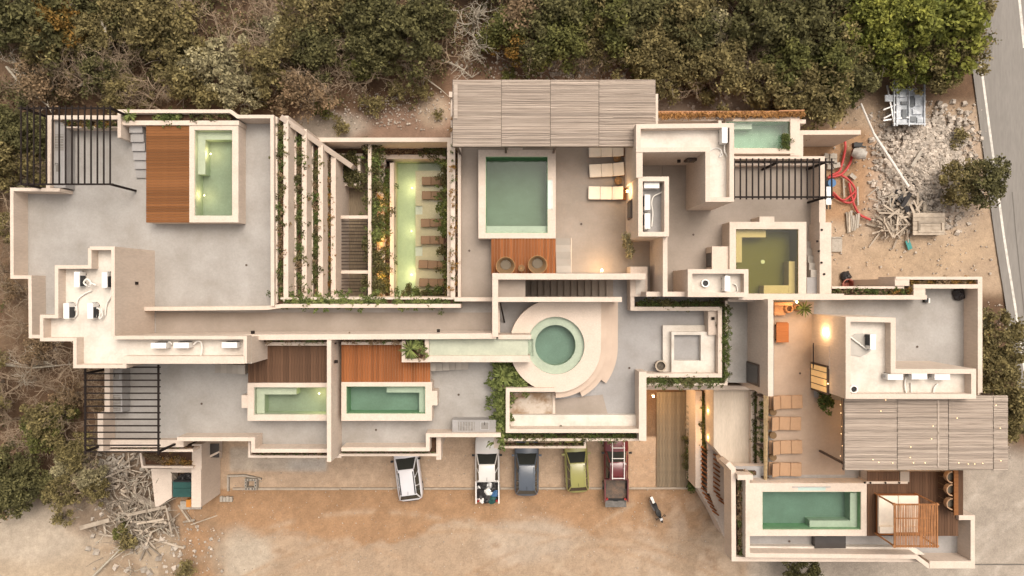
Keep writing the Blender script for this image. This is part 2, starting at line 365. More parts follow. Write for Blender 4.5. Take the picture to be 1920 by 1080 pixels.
# ---------- south-west wing
B = Wing('south wing with two timber decks and two plunge pools above the parked cars', 560, 740)
B.foot([(198,686),(463,686),(463,641),(937,641),(937,822),(822,822),(822,852),(470,852),(470,824),(332,824),(332,843),(184,843),(184,776),(198,776)])
B.blk(196,684,206,774,PT,FT,'parapet'); B.blk(183,774,193.5,846,PT,FT,'parapet')
B.blk(193,825,344,838.5,FT+0.55,FT,'parapet'); B.soil(190,838,360,843.5,FT+0.15); B.wall([(186,845),(362,845)],zt=FT+0.5,zb=FT-.5,th=.15,name='planter_front')
B.wall([(332,823.5),(474.5,823.5),(474.5,845),(618,845)], th=0.24)
B.wall([(467.5,826),(467.5,856),(640,856.5)], zt=FT+0.55, zb=FT-0.45, th=0.14, name='planter_front'); B.soil(470,849,614,854,FT+0.25); B.soil(467,828,472,854,FT+0.25)
B.blk(613,634,621,866,9.05,FT-0.6,'party_wall')
B.wall([(640,842.5),(802,842.5),(802,816),(939,816)], th=0.24)
B.wall([(634,853),(822.5,853),(822.5,820)], zt=FT+0.55, zb=FT-0.45, th=0.15, name='planter_front'); B.soil(634,846,821,851,FT+0.25); B.soil(806,822,819,851,FT+0.25)
B.blk(818,820,827,862,FT+0.5,FT-0.6,'wall')
B.soil(494,636,613,641.5,8.2); B.blk(494,641.5,613,648,8.0,FT,'planter_front')
B.soil(640,635,753,641,8.2); B.blk(640,641,753,646.5,8.0,FT,'planter_front')
B.stairs(807,679,877,694,6,FT,PT-0.3,'x-')
B.stairs(400,683,464,700,5,FT,PT-0.4,'x+')
B.vent(W(626.5,678,8.5)+Vector((0.12,0,0))); B.vent(W(629,644,8.8),(0.08,.1,.2))
# planter box and water channel
B.wall([(756.5,639),(756.5,676),(801.5,676)], zt=8.6, zb=FT, th=0.21, name='planter_front'); B.soil(758,640,800,675,8.4); B.blk(796.5,636,804,679,8.62,FT,'planter_front')
B.blk(804,667,990,679,8.6,FT,'channel_wall'); B.blk(804,667.2,990,634,8.35,FT,'channel_floor','chukum')
ch = MB().pbox(805,636,992,667,8.5,8.34).build('channel_water', M['water_pale'], B.o)

# ---------- central wing
C = Wing('central wing with circular plunge pool, roof bar terrace and sunken bench', 1060, 650)
C.foot([(925,560),(1141,560),(1141,555),(1365,555),(1365,722),(1213,722),(1213,826),(939,826),(925,640)], m='concrete_cool')
C.foot([(1143,513),(1210,513),(1210,559),(1143,559)], m='concrete_cool')
C.blk(923,512,934,632,9.2,0,'wall'); C.blk(923,512.5,1211,524,9.2,0,'wall'); C.blk(934,557,1166,566,9.15,0,'wall')
C.stairs(985,523,1143,559,13,3.4,FT,'x+',m='concrete_warm'); C.blk(934,523,985,559,8.3,0,'landing','concrete_warm')
# round pool deck and its three curved steps
def arcdeck(R, xr, z, zb, name, a0, yst=566):
    pts = [(xr, yst)]
    n = 28
    for k in range(n+1):
        a = (a0)*k/n
        pts.append((1042+R*math.cos(a)*(xr-1042)/R, 650+R*math.sin(a)))
    return pts
zd = FT+1.1
outer = [(1012,566)] + [(1127,566)] + [(1042+85*math.cos(a), 650+86*math.sin(a)) for a in np.linspace(0, math.pi/2, 20)] + \
        [(1042+87*math.cos(a), 648+87*math.sin(a)) for a in np.linspace(math.pi/2+.03, math.radians(160), 14)] + [(925,678),(925,625),(960,625)] + \
        [(1042+87*math.cos(a), 648+87*math.sin(a)) for a in np.linspace(math.radians(197), math.radians(249), 12)]
poolr = [(1042+54*math.cos(a), 648+54*math.sin(a)) for a in np.linspace(math.pi*1.0-0.36, -math.pi+0.36, 44)]
# deck built as a ring: upper and lower halves around the basin, joined on the right
def ring_half(sign):
    if sign < 0:
        o = [(992,625),(960,625)] + [(1042+87*math.cos(a), 648+87*math.sin(a)) for a in np.linspace(math.radians(197), math.radians(249), 12)] + [(1127,566),(1127,648)]
        inn = [(1042+54*math.cos(a), 648+54*math.sin(a)) for a in np.linspace(0, -math.pi+0.36, 26)]
    else:
        o = [(992,678),(962,678)] + [(1042+87*math.cos(a), 648+87*math.sin(a)) for a in np.linspace(math.radians(159), math.pi/2+.02, 12)] + [(1042+85*math.cos(a), 650+86*math.sin(a)) for a in np.linspace(math.pi/2, 0.02, 20)] + [(1127,648)]
        inn = [(1042+54*math.cos(a), 648+54*math.sin(a)) for a in np.linspace(0, math.pi-0.36, 26)]
    return o + inn
for sgn in (-1, 1):
    C.poly(ring_half(sgn), zd-J(), FT, 'pool_deck')
C.blk(948,667,994,679,zd+1.0,FT,'channel_wall')
C.blk(934,628,996,636,zd+1.02,FT,'channel_wall')
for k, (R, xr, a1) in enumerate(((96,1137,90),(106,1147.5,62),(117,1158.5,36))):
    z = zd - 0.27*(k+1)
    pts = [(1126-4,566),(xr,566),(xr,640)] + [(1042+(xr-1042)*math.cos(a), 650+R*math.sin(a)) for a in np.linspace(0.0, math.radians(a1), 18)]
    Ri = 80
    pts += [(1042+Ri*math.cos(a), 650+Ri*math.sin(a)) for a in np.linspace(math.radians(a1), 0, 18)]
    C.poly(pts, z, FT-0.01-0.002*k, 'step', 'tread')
# bench well
C.wall([(1040,731),(952,731),(952,808),(1206,808)], th=0.24, zt=PT+0.1)
C.blk(1198,697,1212,826,PT+0.12,FT-.4,'parapet')
C.floor([(956,736),(1036,736),(1036,778),(956,778)], FT+0.05, m='stained')
C.floor([(1036,750),(1130,740),(1140,778),(1036,778)], FT+0.045, m='concrete_warm')
C.blk(956,778,1200,806,FT+0.45,FT,'bench','rooftop'); C.blk(1036,736,1041,779,FT+0.1,FT,'threshold')
C.soil(940,814.5,1205,821.5,FT+0.45); C.wall([(937,824.5),(1212,824.5)],zt=FT+0.7,zb=FT-0.6,th=.16,name='planter_front')
C.soil(927,832,1096,836.5,FT-0.4); C.wall([(926,838.5),(1097,838.5),(1097,826)],zt=FT-0.1,zb=FT-1.0,th=.14,name='planter_front')
C.blk(926,820,937,838,FT-0.05,FT-1.0,'planter_front')
C.poly([(935,680),(962,680),(975,706),(1003,729),(948,731),(948,818),(934,818)], FT+0.55, FT-.5, 'planter_soil', 'soil')
# east bar wall and planters
C.wall([(1186,502),(1186,579),(1350,579),(1350,704),(1200,704)], zt=PT, th=0.24)
C.blk(1328,582,1346,628,FT+0.9,FT,'wall')
C.soil(1192,566,1356,575,PT-0.35); C.soil(1353.5,566,1359,714,PT-0.4); C.soil(1206,709,1360,718.5,PT-0.35)
C.wall([(1362,564),(1362,720.5),(1206,720.5)], zt=PT-0.1, zb=FT-.6, th=0.15, name='planter_front')
C.blk(1198,700,1210,731,PT+0.05,FT,'parapet')
# sunken bench
C.blk(1243,610,1336,700,FT+0.28,FT,'bench_step','rooftop'); 
for r in ((1259,622,1340,628),(1259,676,1340,700),(1259,628,1264,676),(1314,628,1340,676)):
    C.blk(*r, FT+0.68, FT, 'bench', 'rooftop')
C.floor([(1263,627),(1315,627),(1315,677),(1263,677)], FT+0.33, 'bench_floor', 'concrete_cool')
C.vent(W(1341,597,PT-0.3)+Vector((-0.15,0,0)))
C.blk(934,566,937,624,zd+0.4,FT,'wall'); C.vent(W(935.5,601,zd+0.3),(0.14,.14,.14))

# ---------- north wing
D = Wing('north wing with square plunge pool under the large reed roof and a tall equipment tower', 1030, 400)
D.foot([(856,178),(1229,178),(1229,236),(1250,236),(1250,556),(1212,556),(1212,511),(921,511),(921,558),(856,558)], m='concrete_warm')
D.blk(845,174,853,560,FT+0.95,0,'parapet'); D.soil(853,200,858.5,556,FT+0.4); D.blk(858.5,200,864,557,FT+0.75,FT,'planter_front')
D.blk(1229,176,1234,232,PT,FT,'parapet'); D.blk(842,172,849,182,PT,FT,'column')
D.stairs(1042,446,1070,512,5,FT,PT-.3,'y+')
D.blk(1070,446,1072,512,FT+.06,FT,'kerb')
# tower: an L of equipment roofs around an open hall
def roofbox(Wg, outer, zt, zr, th=0.26, m='rooftop', zb=FT):
    xy = [tuple(W(x,y,zt))[:2] for x,y in outer]
    MB().prism(xy, zb, zr-0.05-J()).build('storey', M['wall'], Wg.o)
    MB().prism([(p[0]*.9995,p[1]*.9995) for p in xy], zr-0.045, zr+J()*.3).build('roof', M[m], Wg.o)
    P = [Vector(p) for p in xy]; cx = sum((p.x for p in P))/len(P); n = len(P)
    # inset by half a wall so the band's outer edge meets the storey
    ar = sum(P[k].x*P[(k+1)%n].y-P[(k+1)%n].x*P[k].y for k in range(n)); sg = 1 if ar > 0 else -1
    ins = []
    for k in range(n):
        d1 = (P[k]-P[k-1]).normalized(); d2 = (P[(k+1)%n]-P[k]).normalized()
        n1 = Vector((-d1.y,d1.x))*sg; n2 = Vector((-d2.y,d2.x))*sg; m_ = (n1+n2).normalized(); kk = (th/2-0.01)/max(.3,m_.dot(n1))
        q = P[k]+m_*kk; s_ = FPX/(CAM_H-zt); ins.append((960+q.x*s_, 540-q.y*s_))
    Wg.wall(ins, zt=zt, zb=zr-0.03, th=th, closed=True)
roofbox(D, [(1193,233),(1376,231),(1376,378),(1323,378),(1323,284),(1193,285)], RP, RP-0.55)
roofbox(D, [(1197,331.5),(1254,331.5),(1254,443),(1197,443)], RP-0.05, RP-0.9, m='concrete_cool')
D.blk(1193,283,1205,333,RP-0.03,FT,'wall')
D.blk(1243,442,1251.5,556,10.2,FT,'wall')
D.blk(1212,547,1290,556,9.6,FT,'wall')
D.window((W(1197,0,RP-.05).x-0.03, W(0,394,FT+1.6).y, FT+1.75), (0.10,1.15,1.3), 0, name='window')
D.window((W(1282,0,FT).x, W(0,303,FT+2).y+0.04, FT+2.2), (0.9,0.1,0.8), 0)
D.vent(W(1273,299,9.0)+Vector((0,-.1,0)))
D.blk(1182,500,1214,556,PT+0.05,FT,'parapet')
D.floor([(1192,524),(1210,524),(1210,552),(1192,552)], PT+0.12, m='rooftop')

# ---------- north-east wing
E = Wing('north-east wing with olive green plunge pool, open stair and black pergola terrace', 1430, 440)
E.foot([(1250,286),(1548,286),(1548,417),(1559,417),(1559,556),(1250,556)], m='concrete_warm')
roofbox(E, [(1290,505),(1403,505),(1403,556.5),(1290,556.5)], 10.2, 9.65)
E.wall([(1385,556.5),(1583,556.5)], zt=9.4, zb=0, th=0.36, name='wall')
E.blk(1335,462,1380,505,PT+0.05,FT,'wall'); E.window((W(1329.5,0,FT+.6).x, W(0,488,FT+.6).y, FT+0.62), (0.06,0.9,1.15), 0, name='hatch')
E.stairs(1513,452,1537,520,5,FT,FT+1.1,'y+'); E.blk(1513,520,1537,552,FT+1.12,FT,'landing','concrete_cool')
E.blk(1537,417,1559,552,PT+0.25,FT-.5,'parapet'); E.blk(1536,298,1548,418,PT-0.05,FT-.5,'parapet')
for (x,y) in ((1536.5,431),(1528,452.5),(1531,471),(1536,492.5),(1541,514)):
    MB().cyl(W(x+4,y,PT+0.27), 0.07, 0, 0.06, 10).build('step_light', M['black'], E.o)
E.blk(1376,293,1547,298,PT-0.05,FT,'parapet'); E.soil(1376,298,1540,305,FT+0.5); E.blk(1376,304,1540,310,FT+0.6,FT,'planter_front')
# lower plunge-pool yard north of it
E.foot([(1230,216),(1500,216),(1500,295),(1230,295)], zt=3.2, z=4.4, m='rooftop')
E.blk(1482,222,1500,292,4.45,0,'wall'); E.blk(1230,219,1500,227,4.2,0,'wall'); E.blk(1376,279,1490,288,4.5,0,'wall')
E.blk(1492,224,1511,231.5,4.3,0,'wall'); E.wall([(1499,248.5),(1614,248)], zt=3.9, zb=0, th=0.3, name='garden_wall'); E.blk(1497,247,1506,300,3.9,0,'garden_wall')
E.wall([(1350,300),(1350,226)], zt=5.2, zb=3.0, name='wall')

# ---------- east wing
Fw = Wing('east wing with lamp-lit lounge court, big L-shaped equipment roof and wide right-hand terrace', 1640, 650)
Fw.foot([(1368,562),(1735,556),(1735,535),(1712,535),(1712,522),(1842,522),(1842,745),(1600,745),(1600,905),(1454,905),(1454,742),(1440,742),(1440,724),(1368,722)])
Fw.blk(1440,561,1450,743,10.0,0,'wall'); Fw.blk(1365.5,560,1440,566,PT,FT,'wall')
Fw.window((W(1441,0,10).x-0.06, W(0,706,9).y, FT+1.1), (0.10,1.35,2.1), 0, name='door')
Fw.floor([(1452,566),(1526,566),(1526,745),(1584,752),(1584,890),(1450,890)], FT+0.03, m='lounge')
Fw.wall([(1582,557.5),(1738,557.5)], zt=PT+0.1, th=.27)
Fw.soil(1560,540,1714,552,PT-0.35); Fw.wall([(1560,539),(1695,539)],zt=PT-.05,zb=FT-.6,th=.15,name='planter_front')
Fw.blk(1678,519,1705,536,PT+.03,FT-.6,'parapet'); Fw.soil(1704,524,1836,533.5,PT-0.3); Fw.wall([(1680,521.5),(1841,521.5)],zt=PT+0.08,zb=FT-.6,th=.18,name='planter_front')
Fw.blk(1713,533,1836,541,PT+0.05,FT,'parapet'); Fw.blk(1713,534,1735,560,PT+.02,FT,'parapet'); Fw.blk(1833.5,519,1842,741,PT+.06,FT-.6,'parapet')
roofbox(Fw, [(1586,594),(1679,596),(1679,692),(1830,692),(1830,747.5),(1586,747.5)], RP, RP-0.6, th=0.28)
# sconce wall fittings and lit window
xf = W(1586,0,RP).x
def wy(y, z): return W(0, y, z).y
Fw.window((xf-0.05, wy(709,FT+1.3), FT+1.2), (0.12,1.75,2.3), 0, m='litwin')
MB().box(xf-0.03, wy(668,FT+1.6)-.68, FT+.45, xf+.02, wy(668,FT+1.6)+.68, FT+2.4).build('window', M['wall'], Fw.o)
for yy in (-.4,.05,.45): MB().box(xf-0.17, wy(709,FT+1.3)+yy-.02, FT+.1, xf-.1, wy(709,FT+1.3)+yy+.02, FT+2.3).build('mullion', M['brownsteel'], Fw.o)
sh = MB(); 
for k in range(9): sh.beam((xf-0.13, wy(697,FT+1.5)+0.17*k+0.3, FT+0.5), (xf-0.95, wy(697,FT+1.5)+0.17*k+0.3, FT+2.3), 0.035, 0.035)
for k in range(8):
    t = k/7; sh.beam((xf-0.13-0.82*t, wy(697,FT+1.5)+0.28, FT+0.5+1.8*t), (xf-0.13-0.82*t, wy(697,FT+1.5)+1.69, FT+0.5+1.8*t), 0.04, 0.04)
sh.build('lattice_shutter', M['black'], Fw.o)

# ---------- south-east wing
G = Wing('south-east wing with rectangular plunge pool, cabana deck and curved-back bar stools', 1600, 970)
G.foot([(1386,884),(1800,884),(1800,968),(1826,968),(1826,1062),(1745,1062),(1720,1044),(1386,1044)], m='concrete_cool', under=[(1392,840),(1700,840),(1700,960),(1392,960)])
G.wall([(1402,896),(1402,1041),(1718,1044),(1742,1062),(1824,1062),(1824,971),(1798,971)], zt=PT, th=.26)
G.blk(1798,966,1828,975,PT+.04,FT,'parapet'); G.blk(1743,1052,1824,1065,PT+.04,FT-.5,'parapet')
G.blk(1383,890,1412,900,PT+.03,FT,'parapet')
G.soil(1382,882,1396,1046,FT+0.4); G.soil(1382,884,1418,891,FT+0.4)
G.wall([(1375,876),(1376,1048.5),(1722,1049.5)], zt=FT+0.75, zb=FT-.7, th=.28, name='planter_front'); G.wall([(1364,868),(1375,880)],zt=FT+0.72,zb=FT-.7,th=.3,name='planter_front')
G.floor([(1404,1024),(1715,1026),(1735,1040),(1404,1040)], FT+0.42, 'bench', 'rooftop', 0.42)
G.blk(1625,903,1702,907,7.6,FT,'wall'); G.stairs(1618,884,1688,904,6,FT,7.5,'x+',m='concrete_warm'); G.blk(1688,884,1705,904,7.55,FT,'landing','concrete_warm')
for x in (1621,1632,1660,1686): MB().cyl(W(x,905,7.65),0.06,0,0.04,8).build('step_light', M['black'], G.o)
G.blk(1528,1006,1586,1028,FT+0.5,FT+.02,'hatch','dark')
# middle low roof between the lane and the lounge court
H_ = Wing('low middle building with smooth pale roof between the boardwalk lane and the lounge court', 1370, 810)
H_.foot([(1338,731),(1414,731),(1414,884),(1366,884),(1366,872),(1338,838)], zt=4.6, z=4.6, name='roof', m='cream_roof')
H_.wall([(1212,727),(1425,727)], zt=5.3, zb=0, th=0.27, name='wall'); H_.blk(1408,733,1415,884,4.95,4.5,'parapet'); H_.wall([(1364,868),(1366,876),(1412,884)],zt=5.6,zb=3.5,th=.3,name='parapet')
H_.soil(1415,733,1424,890,4.9); H_.blk(1424,733,1431,890,5.6,0,'wall')
H_.blk(1327,733,1338.2,843,2.9,0,'lit_ledge','wall'); H_.soil(1316,733,1324,850,2.3); H_.blk(1304,733,1316,915,2.6,0,'wall')
H_.wall([(1310,910),(1348,975),(1362,1005)],zt=2.2,zb=0,th=.35,name='wall')
H_.blk(1326,838,1337,925,2.5,0,'wall'); H_.poly([(1330,838),(1338,838),(1366,872),(1366,1005),(1352,985),(1330,925)],2.45,0,'wall')
H_.soil(1292,800,1303,914,0.4); H_.soil(1292,733,1303,800,0.3)
for k in range(15):
    for (x, y0, zz) in ((1316,838,3.0),(1339,852,3.0)):
        y = y0+8.6*k
        if y > 985: continue
        sx = x + max(0,(y-920))*0.55
        if sx > 1352: continue
        MB().beam(W(sx,y,zz-0.2), W(sx+13,y+9.5,zz-0.75), 0.10, 0.16).build('fin', M['wood'], H_.o)

# ---------- garden court: stepped planters, sunken passage, natural pool
K = Wing('garden court with stepped planters, slatted sunken passage and lamp-lit swimming pool', 690, 410)
tiers = [(520,531.5,7.25),(555.5,566,6.0),(586.5,596.5,4.8),(610.5,620.5,3.6)]
ends = [(221,568),(246,563),(276,561),(294,559)]
for k, ((x0,x1,z),(y0,y1)) in enumerate(zip(tiers, ends)):
    K.soil(x0,y0,x1,y1,z)
    K.blk(x1, y0-4, x1+9, y1, z+0.22, 0, 'planter_wall')
    K.blk(x0-7, y0-2, x0, y1, z+0.25 if k else z+0.3, max(0,z-1.5), 'planter_back')
sl = []
for (x,y,z) in ((526,219,7.95),(660,312,2.6)):
    sl.append(W(x,y,z))
d = (sl[1]-sl[0]); n = Vector((-d.y,d.x,0)).normalized()*0.17
mb = MB(); a,b = sl
mb.add([a+n,a-n,b-n,b+n]+[Vector((p.x,p.y,0)) for p in (a+n,a-n,b-n,b+n)], [(0,1,2,3),(4,7,6,5),(0,4,5,1),(1,5,6,2),(2,6,7,3),(3,7,4,0)])
mb.build('stringer_wall', M['wall'], K.o)
K.blk(592,258,845,266,3.3,0,'wall'); K.soil(628,278,680,288,1.0); K.blk(628,288,680,293,1.1,0,'planter_front')
K.soil(712,281,836,290,0.9); K.blk(712,290,836,298,1.0,0,'planter_front')
K.floor([(622,292),(700,292),(700,560),(622,560)], 0.06, 'passage_floor', 'path_wood')
K.poly([(632,300),(672,300),(672,346),(632,346)], 1.2, 0, 'planter_soil','soil'); K.wall([(630,345),(673,345),(673,294)],zt=1.4,zb=0,th=.2,name='planter_front')
K.blk(632,404,692,410,2.4,2.1,'beam','wall'); K.blk(632,507,692,513,2.4,2.1,'beam','wall'); K.blk(690,262,696,556,2.5,0,'wall')
K.soil(696,262,706,556,2.0); K.blk(706,300,722,556,0.6,0,'rock_bed','wall'); K.soil(722,312,731,556,0.6); K.blk(731,305,738.5,556,1.0,0,'planter_front')
K.blk(838.5,258,845,556,FT+0.4,0,'wall')
K.blk(526,557.5,862,561.5,PT-0.2,0,'planter_front'); K.soil(520,561,862,570,PT-0.4)
K.soil(790,544,838,556,0.8); K.soil(832,290,840,556,0.9)
for k in range(22):
    y = 414+ 6.3*k
    if y > 553 or 504 < y < 516: continue
    MB().pbox(633,y,692,y+1.3,2.3,2.22).build('slat', M['black'], K.o)
MB().pbox(633,412,635,555,2.21,2.12).build('slat_rail', M['black'], K.o); MB().pbox(688,412,690,555,2.21,2.12).build('slat_rail', M['black'], K.o)

for wg,x,y in ((A,462,497),(A,330,380),(B,378,757),(B,705,806),(B,860,740),(C,1180,690),(C,1120,760),(D,1090,420),(D,880,470),(E,1300,440),(Fw,1720,650),(Fw,1500,700),(G,1480,1015)):
    MB().cyl(W(x,y,FT+.035),.07,0,.012,12).build('floor_drain', M['brownsteel'], wg.o)
# ================================================================== POOLS
def pool(label, o, i, zt, zb, ledges, depth=1.25, water='water', plaster='chukum_deep', drain=None, group='rooftop plunge pools', bumps=(), gaps=(), lights=(), ledgez=0.42, wl=0.07, ledgem='chukum'):
    c = W((o[0]+o[2])/2, (o[1]+o[3])/2, zt); c.z = zb
    t = thing('plunge_pool', label, 'pool', c, group)
    r = MB(); j = J()
    r.pbox(o[0],o[1],o[2],i[1],zt+j,zb); r.pbox(o[0],i[3],o[2],o[3],zt+j,zb); r.pbox(o[0],i[1],i[0],i[3],zt+j,zb); r.pbox(i[2],i[1],o[2],i[3],zt+j,zb)
    r.build('rim', M['wall'], t)
    for bb in bumps: MB().pbox(*bb, zt-0.02-J(), zb).build('headrest', M['wall'], t)
    a = W(i[0],i[1],zt); b = W(i[2],i[3],zt); zf = zt-depth; q = 0.03
    bs = MB().box(a.x,a.y,zf-0.1,b.x,b.y,zf)
    zz = zt-0.05
    bs.box(a.x-.005,a.y+.005,zf,a.x+q,b.y-.005,zz); bs.box(b.x-q,a.y+.005,zf,b.x+.005,b.y-.005,zz); bs.box(a.x+q,a.y-q,zf,b.x-q,a.y+.005,zz); bs.box(a.x+q,b.y-.005,zf,b.x-q,b.y+q,zz)
    bs.build('basin', M[plaster], t)
    for l in ledges: MB().pbox(*l, zt-ledgez-J(), zf-.05).build('ledge', M[ledgem], t)
    wm = MB().box(a.x+.01,a.y-.01,zf-0.02,b.x-.01,b.y+.01,zt-wl).build('water', M[water], t)
    if drain:
        MB().cyl(W(*drain, zf), 0.13, 0.002, 0.03, 14).build('drain', M['white'], t)
    for (x,y,e) in lights:
        p = W(x,y,zt-0.6); p.z = zt-0.62
        lf = MB().cyl((p.x,p.y,p.z-0.04),0.05,-0.04,0.0,12).build('pool_light', M['white'], t)
        lamp(lf, p+Vector((0.04,0,0.10)), e, (1.0,0.80,0.42), 0.2)
    return t
Z = FT+1.15
pool('narrow upright plunge pool beside the west timber deck, lit yellow from within', (355,234.5,447,417), (364.5,243.5,435.5,405), Z, FT,
     [(365,244,385,327),(365,244,435.5,262)], drain=(411,327), plaster='chukum', water='water_pale', lights=((394,288,22),(382,366,18)), wl=0.06)
pool('plunge pool left of the tall party wall, glowing yellow at its right end', (464,718,613,789), (476,726,612.5,778), Z, FT,
     [(476,726,496,778),(476,726,556,739.5)], drain=(558,748), bumps=((453,741,466,765),), lights=((598,738,26),), plaster='chukum', water='water_pale')
pool('dark green plunge pool right of the tall party wall with an upper right seat', (640,716.5,810,789), (649,724.5,797.5,776), Z, FT,
     [(725,724.5,797.5,736),(786,724.5,797.5,773)], drain=(727,746), bumps=((808,733,820,760),))
pool('large square plunge pool below the north reed roof', (897,281,1042,447), (910.5,293.5,1027,437), Z, FT, [(910.5,424,1027,437)], drain=(968,369), bumps=((953,276,980,283),))
po = pool('square olive green plunge pool with corner seats in the north-east wing', (1368,416,1512,552), (1380,429.5,1497,551.5), PT+0.25, FT,
     [(1380,429.5,1436,445),(1380,429.5,1391,492),(1479,490,1497,551.5),(1432,535,1497,551.5)], water='water_olive', plaster='chukum_olive', ledgem='chukum_tan', drain=(1430,491), bumps=((1424,406,1452,417),))
pool('small green plunge pool beside the orange thatch fence', (1360,222,1487,284), (1362,227.5,1482,278), 4.35, 2.9, [(1362,229,1410,242)], drain=(1408,255))
pool('long plunge pool in the south-east wing with a glass slot in its top edge', (1405,906,1625,1005), (1429.5,922,1614.5,993.5), Z, FT,
     [(1594,924,1614.5,993),(1518,976,1614.5,993.5)], drain=(1511,950), bumps=((1404,905,1500,912),(1548,905,1625,912)))
# round pool
t = thing('plunge_pool', 'round plunge pool with pale underwater ring', 'pool', W(1042,648,zd), 'rooftop plunge pools')
cx, cy, _ = W(1042,648,zd); ppm = FPX/(CAM_H-zd); Ro, Ri = 54.3/ppm, 38.2/ppm
MB().lathe((cx,cy,0), [(0,zd-1.15),(Ri+.05,zd-1.15),(Ri+.05,zd-1.25),(0,zd-1.25)], 64).build('basin', M['chukum_deep'], t, smooth=False)
MB().lathe((cx,cy,0), [(Ri,zd-1.2),(Ri,zd-0.34),(Ro+.02,zd-0.33),(Ro+.02,zd-1.2)], 64).build('ledge', M['chukum'], t)
MB().lathe((cx,cy,0), [(0,zd-1.16),(Ro-.01,zd-1.16),(Ro-.01,zd-0.10),(0,zd-0.10)], 64).build('water', M['water'], t)
MB().cyl((cx,cy,zd-1.15), 0.13, 0, 0.02, 14).build('drain', M['steelgrey'], t)
MB().pbox(925,634,995,668,zd-0.3,FT).build('ledge', M['chukum'], t)
MB().pbox(930,636,1000,667,zd-0.12,zd-0.32).build('water', M['water_pale'], t)
# court pool
t = thing('swimming_pool', 'long yellow-green lit pool in the garden court', 'pool', W(785,430,0))
MB().pbox(738,298,838,556,-1.0,-1.2).build('basin', M['chukum'], t)
for r in ((792,320,840,556),): MB().pbox(*r, -0.12, -1.1).build('sun_shelf', M['shelf'], t)
for r in ((779,320,792,386),(779,402,792,462),(779,480,792,556)): MB().pbox(*r, -0.115, -1.1).build('sun_shelf', M['shelf'], t)
for r in ((779,386,808,402),(779,462,808,480)): MB().pbox(*r, -0.25, -1.1).build('step', M['chukum'], t)
MB().pbox(738,298,839,556,-0.05,-1.05).build('water', M['water_lime'], t)
MB().pbox(738,296,840,300,0.25,-1.1).build('rim', M['wall'], t); MB().pbox(737,300,740,556,0.25,-1.1).build('rim', M['wall'], t)
for (x,y,e) in ((772,352,34),(771,433,20),(771,515,40)):
    p = W(x,y,-0.5); lf = MB().cyl((p.x,p.y,-0.62),0.06,-0.04,0.0,12).build('pool_light', M['white'], t); lamp(lf, p+Vector((0.1,0,0.10)), e, (1.0,0.86,0.56), 0.25)

# glass slots in two pool rims
for (lab,x0,y0,x1,y1,v) in (('glass slot panel in the right rim of the square north pool',1027,338,1036,392,True),('glass slot panel in the top rim of the long south-east pool',1496,914,1548,920,False)):
    t = thing('glass_panel', lab, 'glass panel', W((x0+x1)/2,(y0+y1)/2,Z))
    MB().pbox(x0,y0,x1,y1,Z+0.03,Z-0.02).build('pane', mat('pale_glass',(0.42,0.52,0.46),0.1,var=0.05,spec=0.6), t)
    if v: MB().pbox(x1-1.5,y0-1,x1,y1+1,Z+0.07,Z-0.02).build('rail', M['steelgrey'], t)
    else: MB().pbox(x0-10,y0-1.5,x1+10,y0,Z+0.07,Z-0.02).build('rail', M['steelgrey'], t)

# ================================================================== TIMBER DECKS
def deck(label, rect, zt, zb, axis, w_m, m, gap=0.012):
    a = W(rect[0],rect[1],zt); b = W(rect[2],rect[3],zt)
    t = thing('timber_deck', label, 'deck', Vector(((a.x+b.x)/2,(a.y+b.y)/2,zb)), 'timber decks on the roof terraces')
    MB().box(a.x+.02,a.y-.02,zb,b.x-.02,b.y+.02,zt-0.045).build('frame', M['wall'], t)
    Lx, Ly = abs(b.x-a.x), abs(b.y-a.y); n = max(1, round((Lx if axis == 'y' else Ly)/w_m)); step = (Lx if axis == 'y' else Ly)/n
    me = None
    for k in range(n):
        if axis == 'y': cx_, cy_ = a.x+step*(k+.5), (a.y+b.y)/2; sz = (step-gap, Ly, 0.04)
        else: cx_, cy_ = (a.x+b.x)/2, a.y-step*(k+.5); sz = (Lx, step-gap, 0.04)
        if me is None:
            p = MB().obox((t.location.x,t.location.y,t.location.z),sz).build('plank', M[m], t); me = p.data
        else:
            p = bpy.data.objects.new('plank', me); COL.objects.link(p); p.parent = t
        p.location = (cx_-t.location.x, cy_-t.location.y, zt-0.02-zb+random.uniform(-.004,.004))
    return t
deck('tall golden deck of crosswise planks beside the upright west pool', (274,235,355,417.5), Z-0.05, FT, 'x', 0.17, 'wood_l')
deck('dark brown deck left of the tall party wall', (465,647,613,717.5), Z-0.06, FT, 'y', 0.17, 'wood_d')
deck('orange deck right of the tall party wall', (640,646,807,716.5), Z-0.05, FT, 'y', 0.17, 'wood_y')
deck('orange deck with two round basket chairs by the square north pool', (921,447,1042,514), Z-0.06, FT, 'y', 0.19, 'wood_y')
deck('brown deck around the cabana in the south-east wing', (1626,884,1797,1005), 7.52, FT, 'y', 0.17, 'wood_d')
deck('grey boardwalk on the ground of the driveway lane', (1231,735,1291,913), 0.10, 0.0, 'y', 0.22, 'path_wood')

